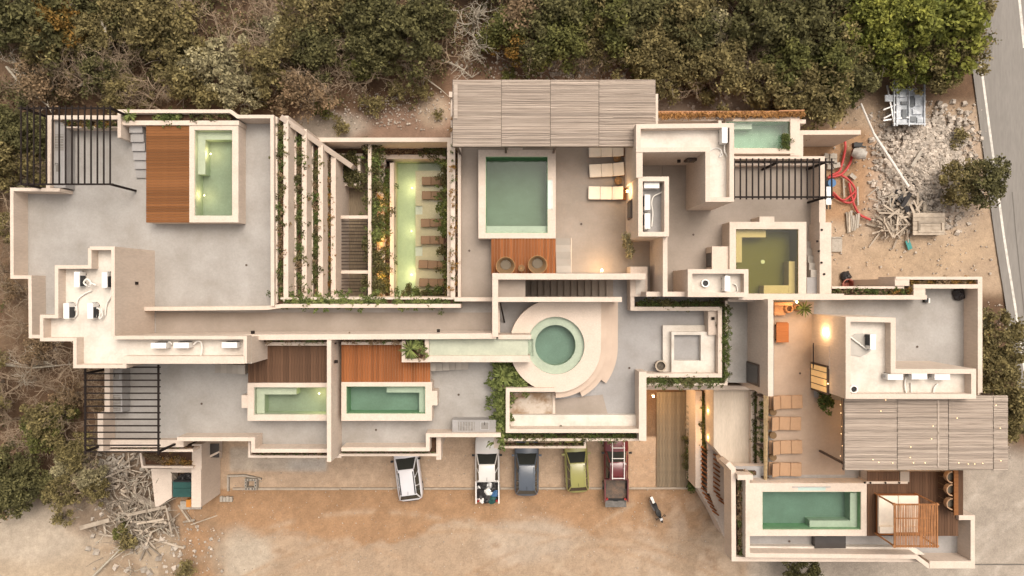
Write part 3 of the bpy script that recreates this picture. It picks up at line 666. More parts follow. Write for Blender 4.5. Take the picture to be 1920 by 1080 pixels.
# ================================================================== PERGOLAS AND REED ROOFS
def pergola(label, bars, beams, posts, zt, bw=0.08):
    t = thing('pergola', label, 'pergola', W(bars[0][0],bars[0][1],FT), 'black steel pergolas')
    for (x0,y0,x1,y1) in bars: MB().beam(W(x0,y0,zt), W(x1,y1,zt), bw, 0.05).build('bar', M['black'], t)
    for (x0,y0,x1,y1) in beams: MB().beam(W(x0,y0,zt-0.1), W(x1,y1,zt-0.08), 0.10, 0.08).build('beam', M['black'], t)
    for (x,y,zb) in posts:
        p = W(x,y,zt-0.15); MB().box(p.x-.06,p.y-.06,zb,p.x+.06,p.y+.06,zt-0.12).build('post', M['black'], t)
    return t
pergola('black pergola of upright bars over the north-west outdoor kitchen', [(39.5+11.93*k,198,39.5+11.93*k,347) for k in range(15)],
        [(34,345.5,212,345.5),(34,203,212,203)], [(207,345.5,FT),(44,345.5,FT-3),(207,203,FT),(44,203,FT-3)], 9.4)
pergola('black pergola of crosswise bars over the south-west outdoor kitchen', [(157,688.5+12.2*k,301,688.5+12.2*k) for k in range(14)],
        [(297,684,297,852),(160,684,160,852)], [(297,847,FT),(160,847,FT-4),(160,700,FT-4)], 9.2)
pergola('black pergola of upright bars over the terrace above the olive pool', [(1376.7+11.42*k,297,1376.7+11.42*k,374) for k in range(17)],
        [(1374,304,1564,304),(1374,369.5,1564,369.5)], [(1550,369.5,FT-.5),(1548,304,FT-.5),(1459,304,FT)], 9.25)

def reed_roof(label, rect, zt, cols, posts, seed):
    rr = random.Random(seed)
    a = W(rect[0],rect[1],zt); b = W(rect[2],rect[3],zt)
    t = thing('reed_roof', label, 'roof', Vector(((a.x+b.x)/2,(a.y+b.y)/2,FT)), 'silvery reed shade roofs')
    xs = [W(c,0,zt).x for c in cols]
    for x0, x1 in zip(xs[:-1], xs[1:]):
        mb = MB(); y = a.y-0.03; 
        while y > b.y+0.03:
            r = rr.uniform(0.022,0.036); dy = rr.uniform(-.012,.012); zz = zt+rr.uniform(-.018,.018)
            xa = x0+0.012+rr.uniform(0,.012); xb = x1-0.012-rr.uniform(0,.012)
            xm = rr.uniform(xa+.3, xb-.3)
            mb.tube([(xa,y+dy,zz),(xm,y-dy,zz+rr.uniform(-.01,.01)),(xb,y+dy*.5,zz)], r, 5, cap=False); y -= r*1.72
        o = stuff(mb.build('reed_panel', M['reed'], t))
        MB().box(x0+.01,b.y,zt-0.10,x1-.01,a.y,zt-0.055).build('backing', M['wood_grey'], t)
    for c in xs: MB().box(c-.02,b.y-.02,zt-0.16,c+.02,a.y+.02,zt-0.06).build('rafter', M['brownsteel'], t)
    for yy in (a.y-.05,b.y+.05): MB().box(a.x,yy-.05,zt-0.28,b.x,yy+.05,zt-0.165).build('beam', M['brownsteel'], t)
    for (x,y) in posts:
        p = W(x,y,zt-.2); MB().box(p.x-.06,p.y-.06,FT,p.x+.06,p.y+.06,zt-0.28).build('post', M['brownsteel'], t)
    return t
rn = reed_roof('large four-panel reed roof north of the square pool', (848.5,149.5,1229,275), 10.05, (848.5,940,1032,1123,1229), ((856,272),(948,272),(1042,272),(1190,272)), 3)
rs = reed_roof('wide reed roof at far right with string lights glowing around it', (1583,742,1890,882), 10.1, (1583,1682,1778,1862,1890), ((1586,871),(1885,871),(1885,748)), 4)
# faded pale patches, battens lying on the reed roofs
for (rf,x0,y0,x1,y1) in ((rn,851,158,858,222),(rs,1758,748,1761,875),(rn,1150,218,1226,219.5),(rs,1590,811,1888,813)):
    MB().pbox(x0,y0,x1,y1,10.16,10.13).build('batten', M['reed'], rf)

# thatch fence (north) and bamboo fence (beside loungers)
t = thing('thatch_fence', 'orange thatch-topped fence behind the small green pool', 'fence', W(1370,212,4.6))
mb = MB(); rr = random.Random(5)
for k in range(900):
    x = rr.uniform(1231,1508); y = rr.uniform(206,216) + (1508-x)*0.012; p = W(x,y,4.7+rr.uniform(-.1,.15))
    mb.beam(p, p+Vector((rr.uniform(-.25,.25),rr.uniform(-.25,-.02),rr.uniform(-.3,.02))), 0.03, 0.02)
stuff(mb.build('thatch', M['thatch'], t)); MB().pbox(1231,208,1507,214,4.6,0).build('panel', M['bamboo'], t); MB().beam(W(1460,208,4.85),W(1508,207,4.85),.08,.08).build('pole', M['bamboo'], t)
t = thing('bamboo_fence', 'thin brown bamboo cane fence behind the tan loungers', 'fence', W(1436,820,FT))
for k in range(5):
    MB().tube([W(1432.5+2.0*k,735,6.95),W(1432.5+1.3*k,905+rr.uniform(-4,3),6.95+rr.uniform(-.05,.05))],0.024,6).build('cane', M['cane'], t)
for y in (745,790,840,895): MB().pbox(1431,y,1442,y+2,6.9,5.5).build('post', M['brownsteel'], t)
# ================================================================== GROUND
def vnoise(X, Y, sc, seed):
    r = np.random.default_rng(seed); n = 256; g = r.random((n, n))
    x = X/sc; y = Y/sc; xi = np.floor(x).astype(int); yi = np.floor(y).astype(int); fx = x-xi; fy = y-yi
    fx = fx*fx*(3-2*fx); fy = fy*fy*(3-2*fy); a = lambda i, j: g[(xi+i) % n, (yi+j) % n]
    return (a(0,0)*(1-fx)+a(1,0)*fx)*(1-fy)+(a(0,1)*(1-fx)+a(1,1)*fx)*fy
def fbm(X, Y, sc, seed, o=4): return sum(vnoise(X, Y, sc/2**k, seed+k)*0.5**k for k in range(o))/sum(0.5**k for k in range(o))
nx, ny = 640, 430
gx = np.linspace(-58, 58, nx); gy = np.linspace(-39, 39, ny)
X, Y = np.meshgrid(gx, gy); PX = 960+X*FPX/50; PY = 540-Y*FPX/50
warp = 40*(fbm(X, Y, 5, 11)-.5); warp2 = 40*(fbm(X, Y, 5, 31)-.5)
QX = PX+warp; QY = PY+warp2
def sm(v, a, b): t = np.clip((v-a)/(b-a), 0, 1); return t*t*(3-2*t)
def boxm(x0, y0, x1, y1, s=12): return sm(QX,x0-s,x0+s)*sm(-QX,-x1-s,-x1+s)*sm(QY,y0-s,y0+s)*sm(-QY,-y1-s,-y1+s)
def sharp(x0, y0, x1, y1, s=2): return sm(PX,x0-s,x0+s)*sm(-PX,-x1-s,-x1+s)*sm(PY,y0-s,y0+s)*sm(-PY,-y1-s,-y1+s)
def blobm(cx, cy, rx, ry, s=.35): d = np.hypot((QX-cx)/rx, (QY-cy)/ry); return sm(-d, -1-s, -1+s)
col = np.zeros((ny, nx, 3))
def lay(m, c): global col; col = col*(1-m[..., None]) + np.array(c)*m[..., None]
litter = (0.115,0.068,0.04); orange = (0.305,0.182,0.10); pale = (0.325,0.235,0.16); gravel = (0.43,0.31,0.215); sand = (0.35,0.255,0.175); grey = (0.29,0.245,0.20)
col[:] = litter
n1 = fbm(X, Y, 4, 3); n2 = fbm(X, Y, 1.2, 8); n3 = fbm(X, Y, 9, 5)
lay(sm(n1,.5,.72)*.6, (0.20,0.135,0.085))
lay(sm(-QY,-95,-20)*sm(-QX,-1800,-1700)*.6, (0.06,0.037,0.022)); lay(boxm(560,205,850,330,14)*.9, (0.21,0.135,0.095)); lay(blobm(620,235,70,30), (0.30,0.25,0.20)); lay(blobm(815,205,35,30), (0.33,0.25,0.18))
lay(boxm(840,110,1240,240,14)*.55, (0.25,0.15,0.10)); lay(blobm(1090,130,50,24), (0.36,0.26,0.18))
lay(boxm(1230,180,1620,260,14)*.8, (0.27,0.21,0.16))
lay(boxm(1500,190,1900,560,16)*.95, sand); lay(boxm(1500,240,1660,420,14)*.9, orange); lay(boxm(1640,220,1820,460,25)*.8, (0.42,0.34,0.275))
lay(blobm(1740,470,120,50)*.7, (0.36,0.26,0.17))
lay(boxm(1790,850,2300,1400,25), grey); lay(boxm(1340,1030,2300,1400,18), grey); lay(sm(n1,.5,.65)*boxm(1790,850,2300,1400)*.5, (0.39,0.34,0.28))
# south yard
lay(boxm(330,905,1400,1500,10), orange)
lay(sm(QY+0.02*(QX-400)+60*(n3-.5)+30*(n2-.5)+14*(vnoise(X,Y,.5,55)-.5),1000,1012)*boxm(405,950,1400,1500,18), pale); lay(boxm(960,940,1300,1500,40)*sm(n1,.38,.6)*.8, pale)
lay(blobm(1000,1010,90,40)*.8, (0.37,0.295,0.225)); lay(blobm(450,1040,60,45)*.8, (0.38,0.32,0.25)); lay(blobm(1240,985,120,30)*.5, (0.33,0.21,0.125)); lay(blobm(1000,955,25,8)*.4, (0.2,0.13,0.08)); lay(blobm(1278,985,12,8)*.6, (0.2,0.125,0.08)); lay(boxm(1180,930,1420,1500,30)*sm(n2,.4,.62)*.5, (0.40,0.31,0.23))
lay(sharp(400,820,1304,916), gravel); lay(sharp(400,820,1304,916)*sm(n2,.5,.7)*.35, (0.27,0.18,0.115)); lay(sharp(1060,850,1232,914,10)*.4, (0.38,0.24,0.14))
lay(sharp(430,840,612,883), (0.40,0.335,0.27)); lay(sharp(540,862,612,882,8)*.6, (0.44,0.40,0.36))
def arc(cx, cy, R, w, n=n2): d = np.abs(np.hypot(PX-cx, PY-cy)-R); return np.exp(-(d/w)**2)*sm(n,.3,.6)
yard = boxm(345,925,1350,1500,10)
for (cx,cy,R,w,c,f) in ((900,1900,930,4,(.30,.19,.11),.55),(900,1900,905,4,(.30,.19,.11),.5),(700,1600,640,5,(.39,.30,.215),.5),(1150,1500,500,4,(.28,.18,.11),.45),(1150,1500,474,4,(.28,.18,.11),.45),(1320,1250,330,4,(.38,.295,.21),.5),(500,1700,700,5,(.32,.21,.13),.4)): lay(yard*arc(cx,cy,R,w)*f, c)
apr = boxm(1800,870,2300,1400,15)
for (cx,cy,R,w) in ((2080,1230,330,5),(2080,1230,306,4),(2060,1260,270,5),(1700,700,330,6),(1690,690,360,5),(2150,1200,420,5),(1650,760,420,6)): lay(apr*arc(cx,cy,R,w)*.6, (.35,.30,.25))
lay(yard*sm(n2,.62,.75)*sm(vnoise(X,Y,.45,91),.5,.7)*.5, (.24,.15,.09))
# west
lay(boxm(-400,955,330,1500,22), (0.36,0.28,0.20)); lay(blobm(30,1000,150,60)*.8, (0.37,0.31,0.245)); lay(sm(n1,.5,.7)*boxm(100,960,340,1500)*.6, (0.27,0.185,0.12))
lay(boxm(150,840,330,1010,14)*.8, (0.19,0.14,0.10))
lay(boxm(190,960,420,1140,20)*sm(n2,.35,.6)*.6, (0.2,0.135,0.085))
col *= (0.84+0.32*n2)[..., None]; col *= (0.88+0.24*vnoise(X, Y, .25, 77))[..., None]
zz = 0.10*(n1-.5)+0.05*(n2-.5); inside = sm(PX,330,420)*sm(-PX,-1420,-1340)*sm(PY,820,840); zz = zz*(1-.75*inside) - 0.06
zz -= 1.4*sharp(725,285,850,570,3)    # excavation for the court pool
verts = np.stack([X, Y, zz], -1).reshape(-1, 3)
idx = np.arange(nx*ny).reshape(ny, nx); q = np.stack([idx[:-1,:-1], idx[:-1,1:], idx[1:,1:], idx[1:,:-1]], -1).reshape(-1, 4)
def npmesh(name, verts, quads, m, smooth=False):
    me = bpy.data.meshes.new(name); nv, k = len(quads), quads.shape[1]
    me.vertices.add(len(verts)); me.vertices.foreach_set('co', verts.astype(np.float32).ravel())
    me.loops.add(nv*k); me.loops.foreach_set('vertex_index', quads.astype(np.int32).ravel())
    me.polygons.add(nv); me.polygons.foreach_set('loop_start', np.arange(0, nv*k, k, dtype=np.int32)); me.polygons.foreach_set('loop_total', np.full(nv, k, dtype=np.int32))
    if smooth: me.polygons.foreach_set('use_smooth', np.ones(nv, dtype=bool))
    me.update(calc_edges=True); me.materials.append(m); return me
gm = mat('earth', (0.3,0.22,0.15), 0.95); N = gm.node_tree.nodes; L = gm.node_tree.links; bs = N['Principled BSDF']
at = N.new('ShaderNodeAttribute'); at.attribute_name = 'soil'
tc = N.new('ShaderNodeTexCoord'); nz = N.new('ShaderNodeTexNoise'); nz.inputs['Scale'].default_value = 9; nz.inputs['Detail'].default_value = 9; nz.inputs['Roughness'].default_value = .72; L.new(tc.outputs['Object'], nz.inputs['Vector'])
mr = N.new('ShaderNodeMapRange'); mr.inputs[1].default_value = .25; mr.inputs[2].default_value = .75; mr.inputs[3].default_value = .74; mr.inputs[4].default_value = 1.26; L.new(nz.outputs[0], mr.inputs[0])
cb = N.new('ShaderNodeCombineColor'); [L.new(mr.outputs[0], cb.inputs[i]) for i in range(3)]
mm = N.new('ShaderNodeMix'); mm.data_type = 'RGBA'; mm.blend_type = 'MULTIPLY'; mm.inputs[0].default_value = 1; L.new(at.outputs['Color'], mm.inputs[6]); L.new(cb.outputs[0], mm.inputs[7]); L.new(mm.outputs[2], bs.inputs['Base Color'])
bp = N.new('ShaderNodeBump'); bp.inputs['Strength'].default_value = .6; bp.inputs['Distance'].default_value = .06; L.new(nz.outputs[0], bp.inputs['Height']); L.new(bp.outputs[0], bs.inputs['Normal'])
me = npmesh('ground', verts, q, gm, True)
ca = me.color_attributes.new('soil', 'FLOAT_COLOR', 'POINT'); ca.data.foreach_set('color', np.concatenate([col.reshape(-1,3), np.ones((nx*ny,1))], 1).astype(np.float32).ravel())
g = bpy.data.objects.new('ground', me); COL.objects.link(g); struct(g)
fm = mat('far_scrub', (0.12,0.095,0.05), 0.95, col2=(0.06,0.055,0.028), scale=0.4, fine=.4, bscale=2)
fb = MB()
for r in ((-900,-900,900,-38.9),(-900,38.9,900,900),(-900,-38.9,-57.9,38.9),(57.9,-38.9,900,38.9)): fb.add([(r[0],r[1],-.1),(r[2],r[1],-.1),(r[2],r[3],-.1),(r[0],r[3],-.1)],[(0,1,2,3)])
struct(fb.build('terrain', fm))

# road (right), painted lines, kerb across the yard
ash = mat('pale_asphalt', (0.225,0.205,0.185), 0.9, col2=(0.185,0.168,0.15), scale=.7, stretch=(1,.15,1), fine=.10, bscale=9, bump=.1)
Lft = [(1806,-400),(1808,-60),(1822,120),(1846,300),(1866,450),(1884,560),(1908,720),(1935,900),(1975,1150),(2030,1500)]
def strip(pts, w0, w1, z, name, m):
    mb = MB(); P = [(W(x+w0, y, z), W(x+w1, y, z)) for x, y in pts]; vs = [v for p in P for v in p]
    mb.add(vs, [(2*i, 2*i+2, 2*i+3, 2*i+1) for i in range(len(pts)-1)]); return mb.build(name, m)
def fine(pts, n=60):
    ys = np.linspace(pts[0][1], pts[-1][1], n); return [(float(np.interp(y, [p[1] for p in pts], [p[0] for p in pts])), float(y)) for y in ys]
LF = fine(Lft)
struct(strip(LF, 0, 190, 0.05, 'road', ash))
paint = mat('road_paint', (0.62,0.58,0.52), .8, col2=(0.40,0.37,0.33), scale=3, contrast=(.4,.65))
struct(strip([p for p in LF if p[1] < 700], 15, 19.5, 0.056, 'edge_line', paint))
struct(strip([(1904.5,-100),(1909,0),(1918,90)], 0, 5, 0.057, 'centre_line', paint)); struct(strip([(1938,200),(1962,300)], 0, 5, 0.057, 'centre_line', paint))
tar = mat('tar_seal', (0.14,0.125,0.11), .8, var=.1); struct(strip([(1897,360),(1903,430),(1912,520),(1921,600)], 0, 2, 0.0575, 'road_joint', tar))
kb = MB(); 
for (x0,x1) in ((436,636),(640,736),(790,888),(938,964),(1010,1060),(1108,1128),(1182,1304)): kb.pbox(x0,915.5-(x0-400)*.002,x1,919-(x0-400)*.002,0.10,-.1)
kb.pbox(436,914,1304,917,0.015,-.1)
struct(kb.build('kerb', mat('old_kerb',(0.42,0.345,0.27),.95,var=.15,scale=3,fine=.2)))
struct(MB().pbox(1828,1058,1925,1059.2,0.03,-.1).build('concrete_joint', tar))

# ================================================================== VEGETATION
def leaf_quads(C, R, n, size, seed, flat=0.5, aspect=0.55):
    """n leaves scattered around points C (k,3) with spread R (k,); returns verts, quads"""
    r = np.random.default_rng(seed); k = len(C); pick = r.integers(0, k, n)
    d = r.normal(size=(n,3)); d /= np.linalg.norm(d, axis=1)[:, None]; d *= (r.random(n)**.45)[:, None]
    P = C[pick] + d*R[pick][:, None]*np.array([1,1,.75])
    nrm = r.normal(size=(n,3)); nrm[:, 2] = np.abs(nrm[:, 2])+flat; nrm /= np.linalg.norm(nrm, axis=1)[:, None]
    t = r.normal(size=(n,3)); t -= (t*nrm).sum(1)[:, None]*nrm; t /= np.linalg.norm(t, axis=1)[:, None]; b = np.cross(nrm, t)
    s = (size*(0.6+.8*r.random(n)))[:, None]; a = s*aspect
    V = np.stack([P-t*s*.5, P+b*a*.5, P+t*s*.5, P-b*a*.5], 1)
    return V.reshape(-1,3), np.arange(n*4).reshape(-1,4)
def crown_mesh(name, rad, hgt, m, seed, n=2600, k=46, size=.30, cr=.62, flat=.5):
    r = np.random.default_rng(seed); th = r.random(k)*2*np.pi; u = r.random(k)**.5
    lob = 1+.28*np.sin(3*th+seed)+.18*np.sin(5*th+2*seed)
    x = np.cos(th)*u*rad*.85*lob; y = np.sin(th)*u*rad*.85*lob
    z = hgt*(.45+.5*np.sqrt(np.clip(1-u**2,0,1)))*(0.75+.35*r.random(k))
    V, Q = leaf_quads(np.stack([x,y,z],1), cr*(.55+.7*r.random(k)), n, size, seed+1, flat); return npmesh(name, V, Q, m), np.stack([x,y,z],1)
def branch_mb(rad, hgt, seed, levels=4, r0=.11, spread=.8, droop=0.0, kids=3, lean=(0,0)):
    rr = random.Random(seed); mb = MB()
    def grow(p, d, L, r, lv):
        pts = [p]; q = p.copy(); dd = d.copy(); ns = 3 if lv > 1 else 2
        for i in range(ns):
            dd = (dd + Vector((rr.uniform(-.35,.35), rr.uniform(-.35,.35), rr.uniform(-.25,.2)-droop))).normalized(); q = q + dd*L/ns; pts.append(q)
        mb.tube(pts, r, 4 if lv > 2 else 3, r*.5, cap=False)
        if lv > 0:
            for j in range(kids + (1 if lv == 1 else 0)):
                a = rr.uniform(0, 6.28); nd = (dd*.7 + Vector((math.cos(a)*spread, math.sin(a)*spread, rr.uniform(-.1,.35)))).normalized()
                grow(pts[rr.randint(1, ns)], nd, L*rr.uniform(.55,.8), r*.55, lv-1)
    for j in range(3):
        a = 2.1*j+rr.uniform(-.4,.4); grow(Vector((0,0,hgt*.25)), Vector((math.cos(a)*.7+lean[0], math.sin(a)*.7+lean[1], .8)).normalized(), rad*.62, r0*.7, levels-1)
    mb.tube([(0,0,-.2),(.03,.02,hgt*.3)], r0*1.2, 6, r0*.8, cap=False)
    return mb
TREES = {}
def proto_tree(key, name, m, rad, hgt, seed, n, size, cat='tree', k=46, cr=.62, bark='bark', lv=3):
    t = thing(name, 'x', cat, (0,0,0)); me, C = crown_mesh('crown', rad, hgt, M[m], seed, n, k, size, cr)
    c = bpy.data.objects.new('crown', me); COL.objects.link(c); c.parent = t
    branch_mb(rad*1.15, hgt, seed+5, lv, .10).build('trunk', M[bark], t)
    TREES[key] = (t, rad); return t
def proto_bare(key, name, m, rad, hgt, seed, lv=4, r0=.10, droop=0.0, kids=3):
    t = thing(name, 'x', 'tree', (0,0,0)); mb = branch_mb(rad*1.2, hgt, seed, lv, r0, .9, droop, kids); mb.build('branches', M[m], t)
    MB().tube([(0,0,-.3),(.02,.0,hgt*.3)], r0*1.3, 6, r0, cap=False).build('trunk', M[m], t); TREES[key] = (t, rad); return t
for i in range(3): proto_tree('olive%d'%i, 'olive_tree', 'leaf_olive', 2.3, 4.2, 20+i, 4200, .24)
for i in range(3): proto_tree('dark%d'%i, 'dark_tree', 'leaf_dark', 2.2, 4.4, 30+i, 3900, .25)
for i in range(2): proto_tree('green%d'%i, 'green_tree', 'leaf_green', 2.0, 4.2, 40+i, 3800, .24)
for i in range(2): proto_tree('lime%d'%i, 'yellow_green_tree', 'leaf_lime', 2.3, 5.0, 50+i, 3900, .28)
for i in range(2): proto_tree('sage%d'%i, 'sage_tree', 'leaf_sage', 2.0, 3.8, 60+i, 3300, .25, k=60, cr=.42)
proto_tree('gold0', 'golden_tree', 'leaf_gold', 2.1, 4.2, 70, 3200, .24)
for i in range(2): proto_tree('brown%d'%i, 'brown_tree', 'leaf_brown', 2.0, 3.6, 80+i, 2100, .22)
for i in range(3): proto_bare('bare%d'%i, 'bare_tree', 'twig', 2.2, 3.6, 90+i, 5, .09)
for i in range(2): proto_bare('pale%d'%i, 'pale_dead_tree', 'bark_pale', 1.9, 4.4, 95+i, 4, .10)
for i in range(2): proto_tree('shrub%d'%i, 'green_shrub', 'leaf_green', .8, 1.1, 110+i, 700, .18, 'shrub', 18, .3, lv=2)
for i in range(2): proto_tree('dshrub%d'%i, 'dry_shrub', 'leaf_olive', .9, 1.1, 120+i, 600, .18, 'shrub', 18, .32, lv=2)
used = set()
def plant(key, px, py, label, group, s=1.0, z=0.0, ztop=3.0):
    t, rad = TREES[key]; p = W(px, py, ztop); loc = (p.x, p.y, z); rz = random.uniform(0, 6.28); s *= random.uniform(.92,1.08)
    if key not in used:
        used.add(key); t.location = loc; t.rotation_euler = (0,0,rz); t.scale = (s,s,s); t['label'] = label; t['group'] = group; return t
    return copy_tree(t, loc, rz, s, label, group)
LBL = {'olive':'leafy olive-green tree %s','dark':'dark green shadowy tree %s','green':'fresh green bushy tree %s','lime':'bright yellow-green tree %s',
       'sage':'pale sage-leaved tree %s','gold':'golden-orange leaved tree %s','brown':'brown half-dry tree %s','bare':'bare brown twiggy tree %s','pale':'pale grey dead-branched tree %s',
       'shrub':'low green shrub growing %s','dshrub':'low dry olive shrub growing %s'}
def zone(px, py):
    if py < 300: return ('behind the west wing' if px < 560 else 'behind the garden court' if px < 850 else 'behind the long reed roof' if px < 1240 else 'behind the thatch fence and rubble yard')
    return 'beside the west wing' if py < 660 else 'left of the lower black pergola' if px < 700 else 'by the road'
def T(key, px, py, s=1.0, v=None, ztop=3.0, zn=None):
    k = key + str(random.randrange(len([q for q in TREES if q[:-1] == key]))) if v is None else key+str(v)
    lb = LBL[key] % (zn or zone(px, py)); return plant(k, px, py, lb, lb, s, 0, ztop)
# hand-placed trees along the visible edge of the forest
for a in (('gold',105,48,1.0),('olive',160,60,.8),('bare',150,130,1.1),('bare',215,150,.95),('brown',60,150,.9),('olive',260,30,1.0),('dark',300,55,.9),('olive',330,85,1.0),('sage',400,120,1.15),('sage',440,165,.85),('olive',350,150,.9),
          ('bare',475,45,1.2),('sage',520,60,.9),('olive',565,35,1.0),('dark',590,85,.9),('bare',600,150,1.05),('brown',560,170,.9),('olive',500,120,.9),('dark',700,30,1.1),('dark',760,70,1.1),('dark',690,90,.9),('green',672,112,.6),('dark',800,25,1.0),
          ('pale',885,22,1.0),('pale',895,70,.9),('brown',985,25,1.2),('gold',960,60,.8),('brown',1010,70,.9),('green',1075,45,.9),('dark',1050,20,1.0),('olive',1130,60,.85),('dark',1180,40,1.1),('olive',1210,90,.9),('dark',1240,20,1.0),
          ('olive',1260,120,.95),('sage',1360,45,.9),('dark',1300,60,1.0),('olive',1350,130,1.0),('bare',1400,95,1.0),('dark',1420,40,1.1),('olive',1450,150,1.0),('green',1480,110,1.0),('dark',1510,60,1.1),('olive',1540,170,1.0),('green',1560,120,1.0),
          ('lime',1620,40,1.1),('lime',1690,30,1.1),('lime',1660,85,.9),('lime',1760,60,1.15),('olive',1790,100,1.0),('olive',1750,110,.9),('lime',1730,120,.7),('dark',1600,140,.9),('olive',1800,30,1.1),('olive',1500,190,.8),('olive',1575,75,1.0)):
    T(*a)
for k in range(22):
    T(random.choice(['olive','dark','bare','brown','olive','dark','sage']), random.uniform(-20,820), random.uniform(-20,175) if k % 2 else random.uniform(-90,60), random.uniform(.7,1.1), ztop=2.2)
for k in range(20):
    T(random.choice(['dark','dark','green','olive','green']), random.uniform(860,1790), random.uniform(-90,85), random.uniform(.8,1.1), ztop=2.2)
# west edge
for a in (('dark',10,240,.9),('olive',15,300,.8),('bare',20,190,.9),('sage',25,290,.5),('olive',0,420,.55),('bare',2,470,.6),('brown',5,540,.5),('bare',25,560,.8),('bare',12,610,.9),('bare',60,690,1.1),('bare',20,720,1.1),('bare',115,680,1.0),('bare',85,740,1.0),('brown',110,745,.6),('brown',60,650,.7),('olive',80,790,.75),('green',70,815,.65),('green',95,780,.5),
          ('dark',20,880,.75),('dark',45,910,.8),('dark',10,930,.8),('olive',130,850,.6),('bare',150,830,.9),('olive',105,925,.7),('sage',150,900,.6),('sage',110,880,.6),('olive',160,925,.5),('bare',120,910,.9),('bare',165,700,.7),('brown',165,760,.5),('bare',175,740,.6),('olive',65,330,.5),('dark',60,250,.8),('sage',25,350,.5),('bare',60,300,.9),('bare',30,830,1.0),('pale',30,120,.9),('pale',40,690,1.0),('pale',100,640,.6)):
    T(*a, ztop=2.4)
for k in range(16): T(random.choice(['olive','dark','bare','brown']), random.uniform(-160,-10), random.uniform(180,940), random.uniform(.8,1.1))
# dry twiggy crowns and pale limbs standing among the leafy ones
for a in (('bare',40,60,1.2),('bare',110,120,1.2),('bare',190,95,1.1),('bare',250,170,1.1),('pale',300,140,.8),('bare',470,95,1.1),('bare',520,20,1.1),('bare',620,60,1.1),('pale',640,40,.8),('bare',655,135,1.0),('bare',560,110,1.1),('bare',730,60,1.1),('bare',820,60,1.0),('pale',905,45,1.0),('pale',870,95,.8),('bare',1010,50,1.2),('bare',1095,80,1.0),
          ('bare',1165,75,1.0),('bare',1330,110,1.1),('bare',1390,130,1.1),('bare',1460,70,1.0),('bare',1585,150,.9),('bare',380,45,1.0),('bare',300,20,1.0),('bare',775,115,.9),('bare',1250,60,1.0)):
    T(*a, ztop=3.6)
# right side trees by the road
for a in (('olive',1885,640,.9),('olive',1870,690,.8),('olive',1890,740,.9),('olive',1905,790,.7),('sage',1865,610,.5),('olive',1860,720,.5)): T(*a, ztop=2.5, zn='between the east wing and the road')
T('dark', 1860, 335, .85, ztop=3, zn='beside the rubble heap, leaning over the road'); T('olive', 1815, 340, .7, ztop=3, zn='beside the rubble heap, leaning over the road')
T('dark', 1510, 1068, .62, 0, ztop=2.0, zn='below the south-east wing')
# shrubs
for (x,y,s,d) in ((640,235,.8,1),(605,205,1,0),(745,175,1.1,1),(790,165,1,1),(700,195,1,1),(1290,150,1.2,1),(1330,180,1,1),(1440,185,1.2,1),(1560,205,1.1,1),(1180,110,1,0),(955,140,.7,0),(1205,135,.8,0),(240,1010,1.0,1),(225,1000,.8,0),(345,1068,.9,1),(110,975,.8,1),(1800,255,.8,1),(1600,180,1,0),(205,190,1.0,1),(480,185,1.1,1),(820,210,.5,1)):
    T('dshrub' if d else 'shrub', x, y, s, ztop=.8)
for k,(t,_) in TREES.items():
    if k not in used: t.location = (-60+len(used),60,0); t['label'] = LBL[k[:-1]] % 'behind the west wing'; t['group'] = t['label']
# forest undergrowth: one mass nobody could count
r = np.random.default_rng(3); C = []
while len(C) < 2600:
    x = r.uniform(-100,1850); y = r.uniform(-90,235) if r.random() < .72 else r.uniform(180,960)
    if y > 235 and x > 185: continue
    if 560 < x < 860 and y > 150 and r.random() < .8: continue
    if 840 < x < 1500 and y > 95 and r.random() < .75: continue
    if x > 1600 and y > 120: continue
    if 20 < x < 1560 and y > 195: continue
    if x > 20 and 200 < y < 640: continue
    if 40 < x and 640<y<690 and x > 130: continue
    p = W(x,y,0); C.append((p.x,p.y,r.uniform(.0,.55)))
V, Q = leaf_quads(np.array(C), np.full(len(C), .5), 42000, .2, 4)
V[:,2] = np.maximum(V[:,2], -.03)
u = bpy.data.objects.new('undergrowth', npmesh('undergrowth', V, Q, M['leaf_brown'])); COL.objects.link(u); stuff(u)
V, Q = leaf_quads(np.array(C[::2]), np.full(len(C[::2]), .6), 30000, .2, 9); V[:,2] += .25
u = bpy.data.objects.new('ground_cover', npmesh('ground_cover', V, Q, M['leaf_dark'])); COL.objects.link(u); stuff(u)

# the wood goes on beyond the picture's top and left edges
r = np.random.default_rng(12); C = []
while len(C) < 1500:
    x = r.uniform(-78,34); y = r.uniform(-8,62)
    if y < 27 and x > -44: continue
    C.append((x,y,r.uniform(.6,3.4)))
for nm_, mk, sl_ in (('far_forest','leaf_olive',slice(0,700)),('far_thicket','leaf_dark',slice(700,1500))):
    CC = np.array(C[sl_]); V, Q = leaf_quads(CC, np.full(len(CC), 1.15), 26000, .42, 21)
    u = bpy.data.objects.new(nm_, npmesh(nm_, V, Q, M[mk])); COL.objects.link(u); stuff(u)
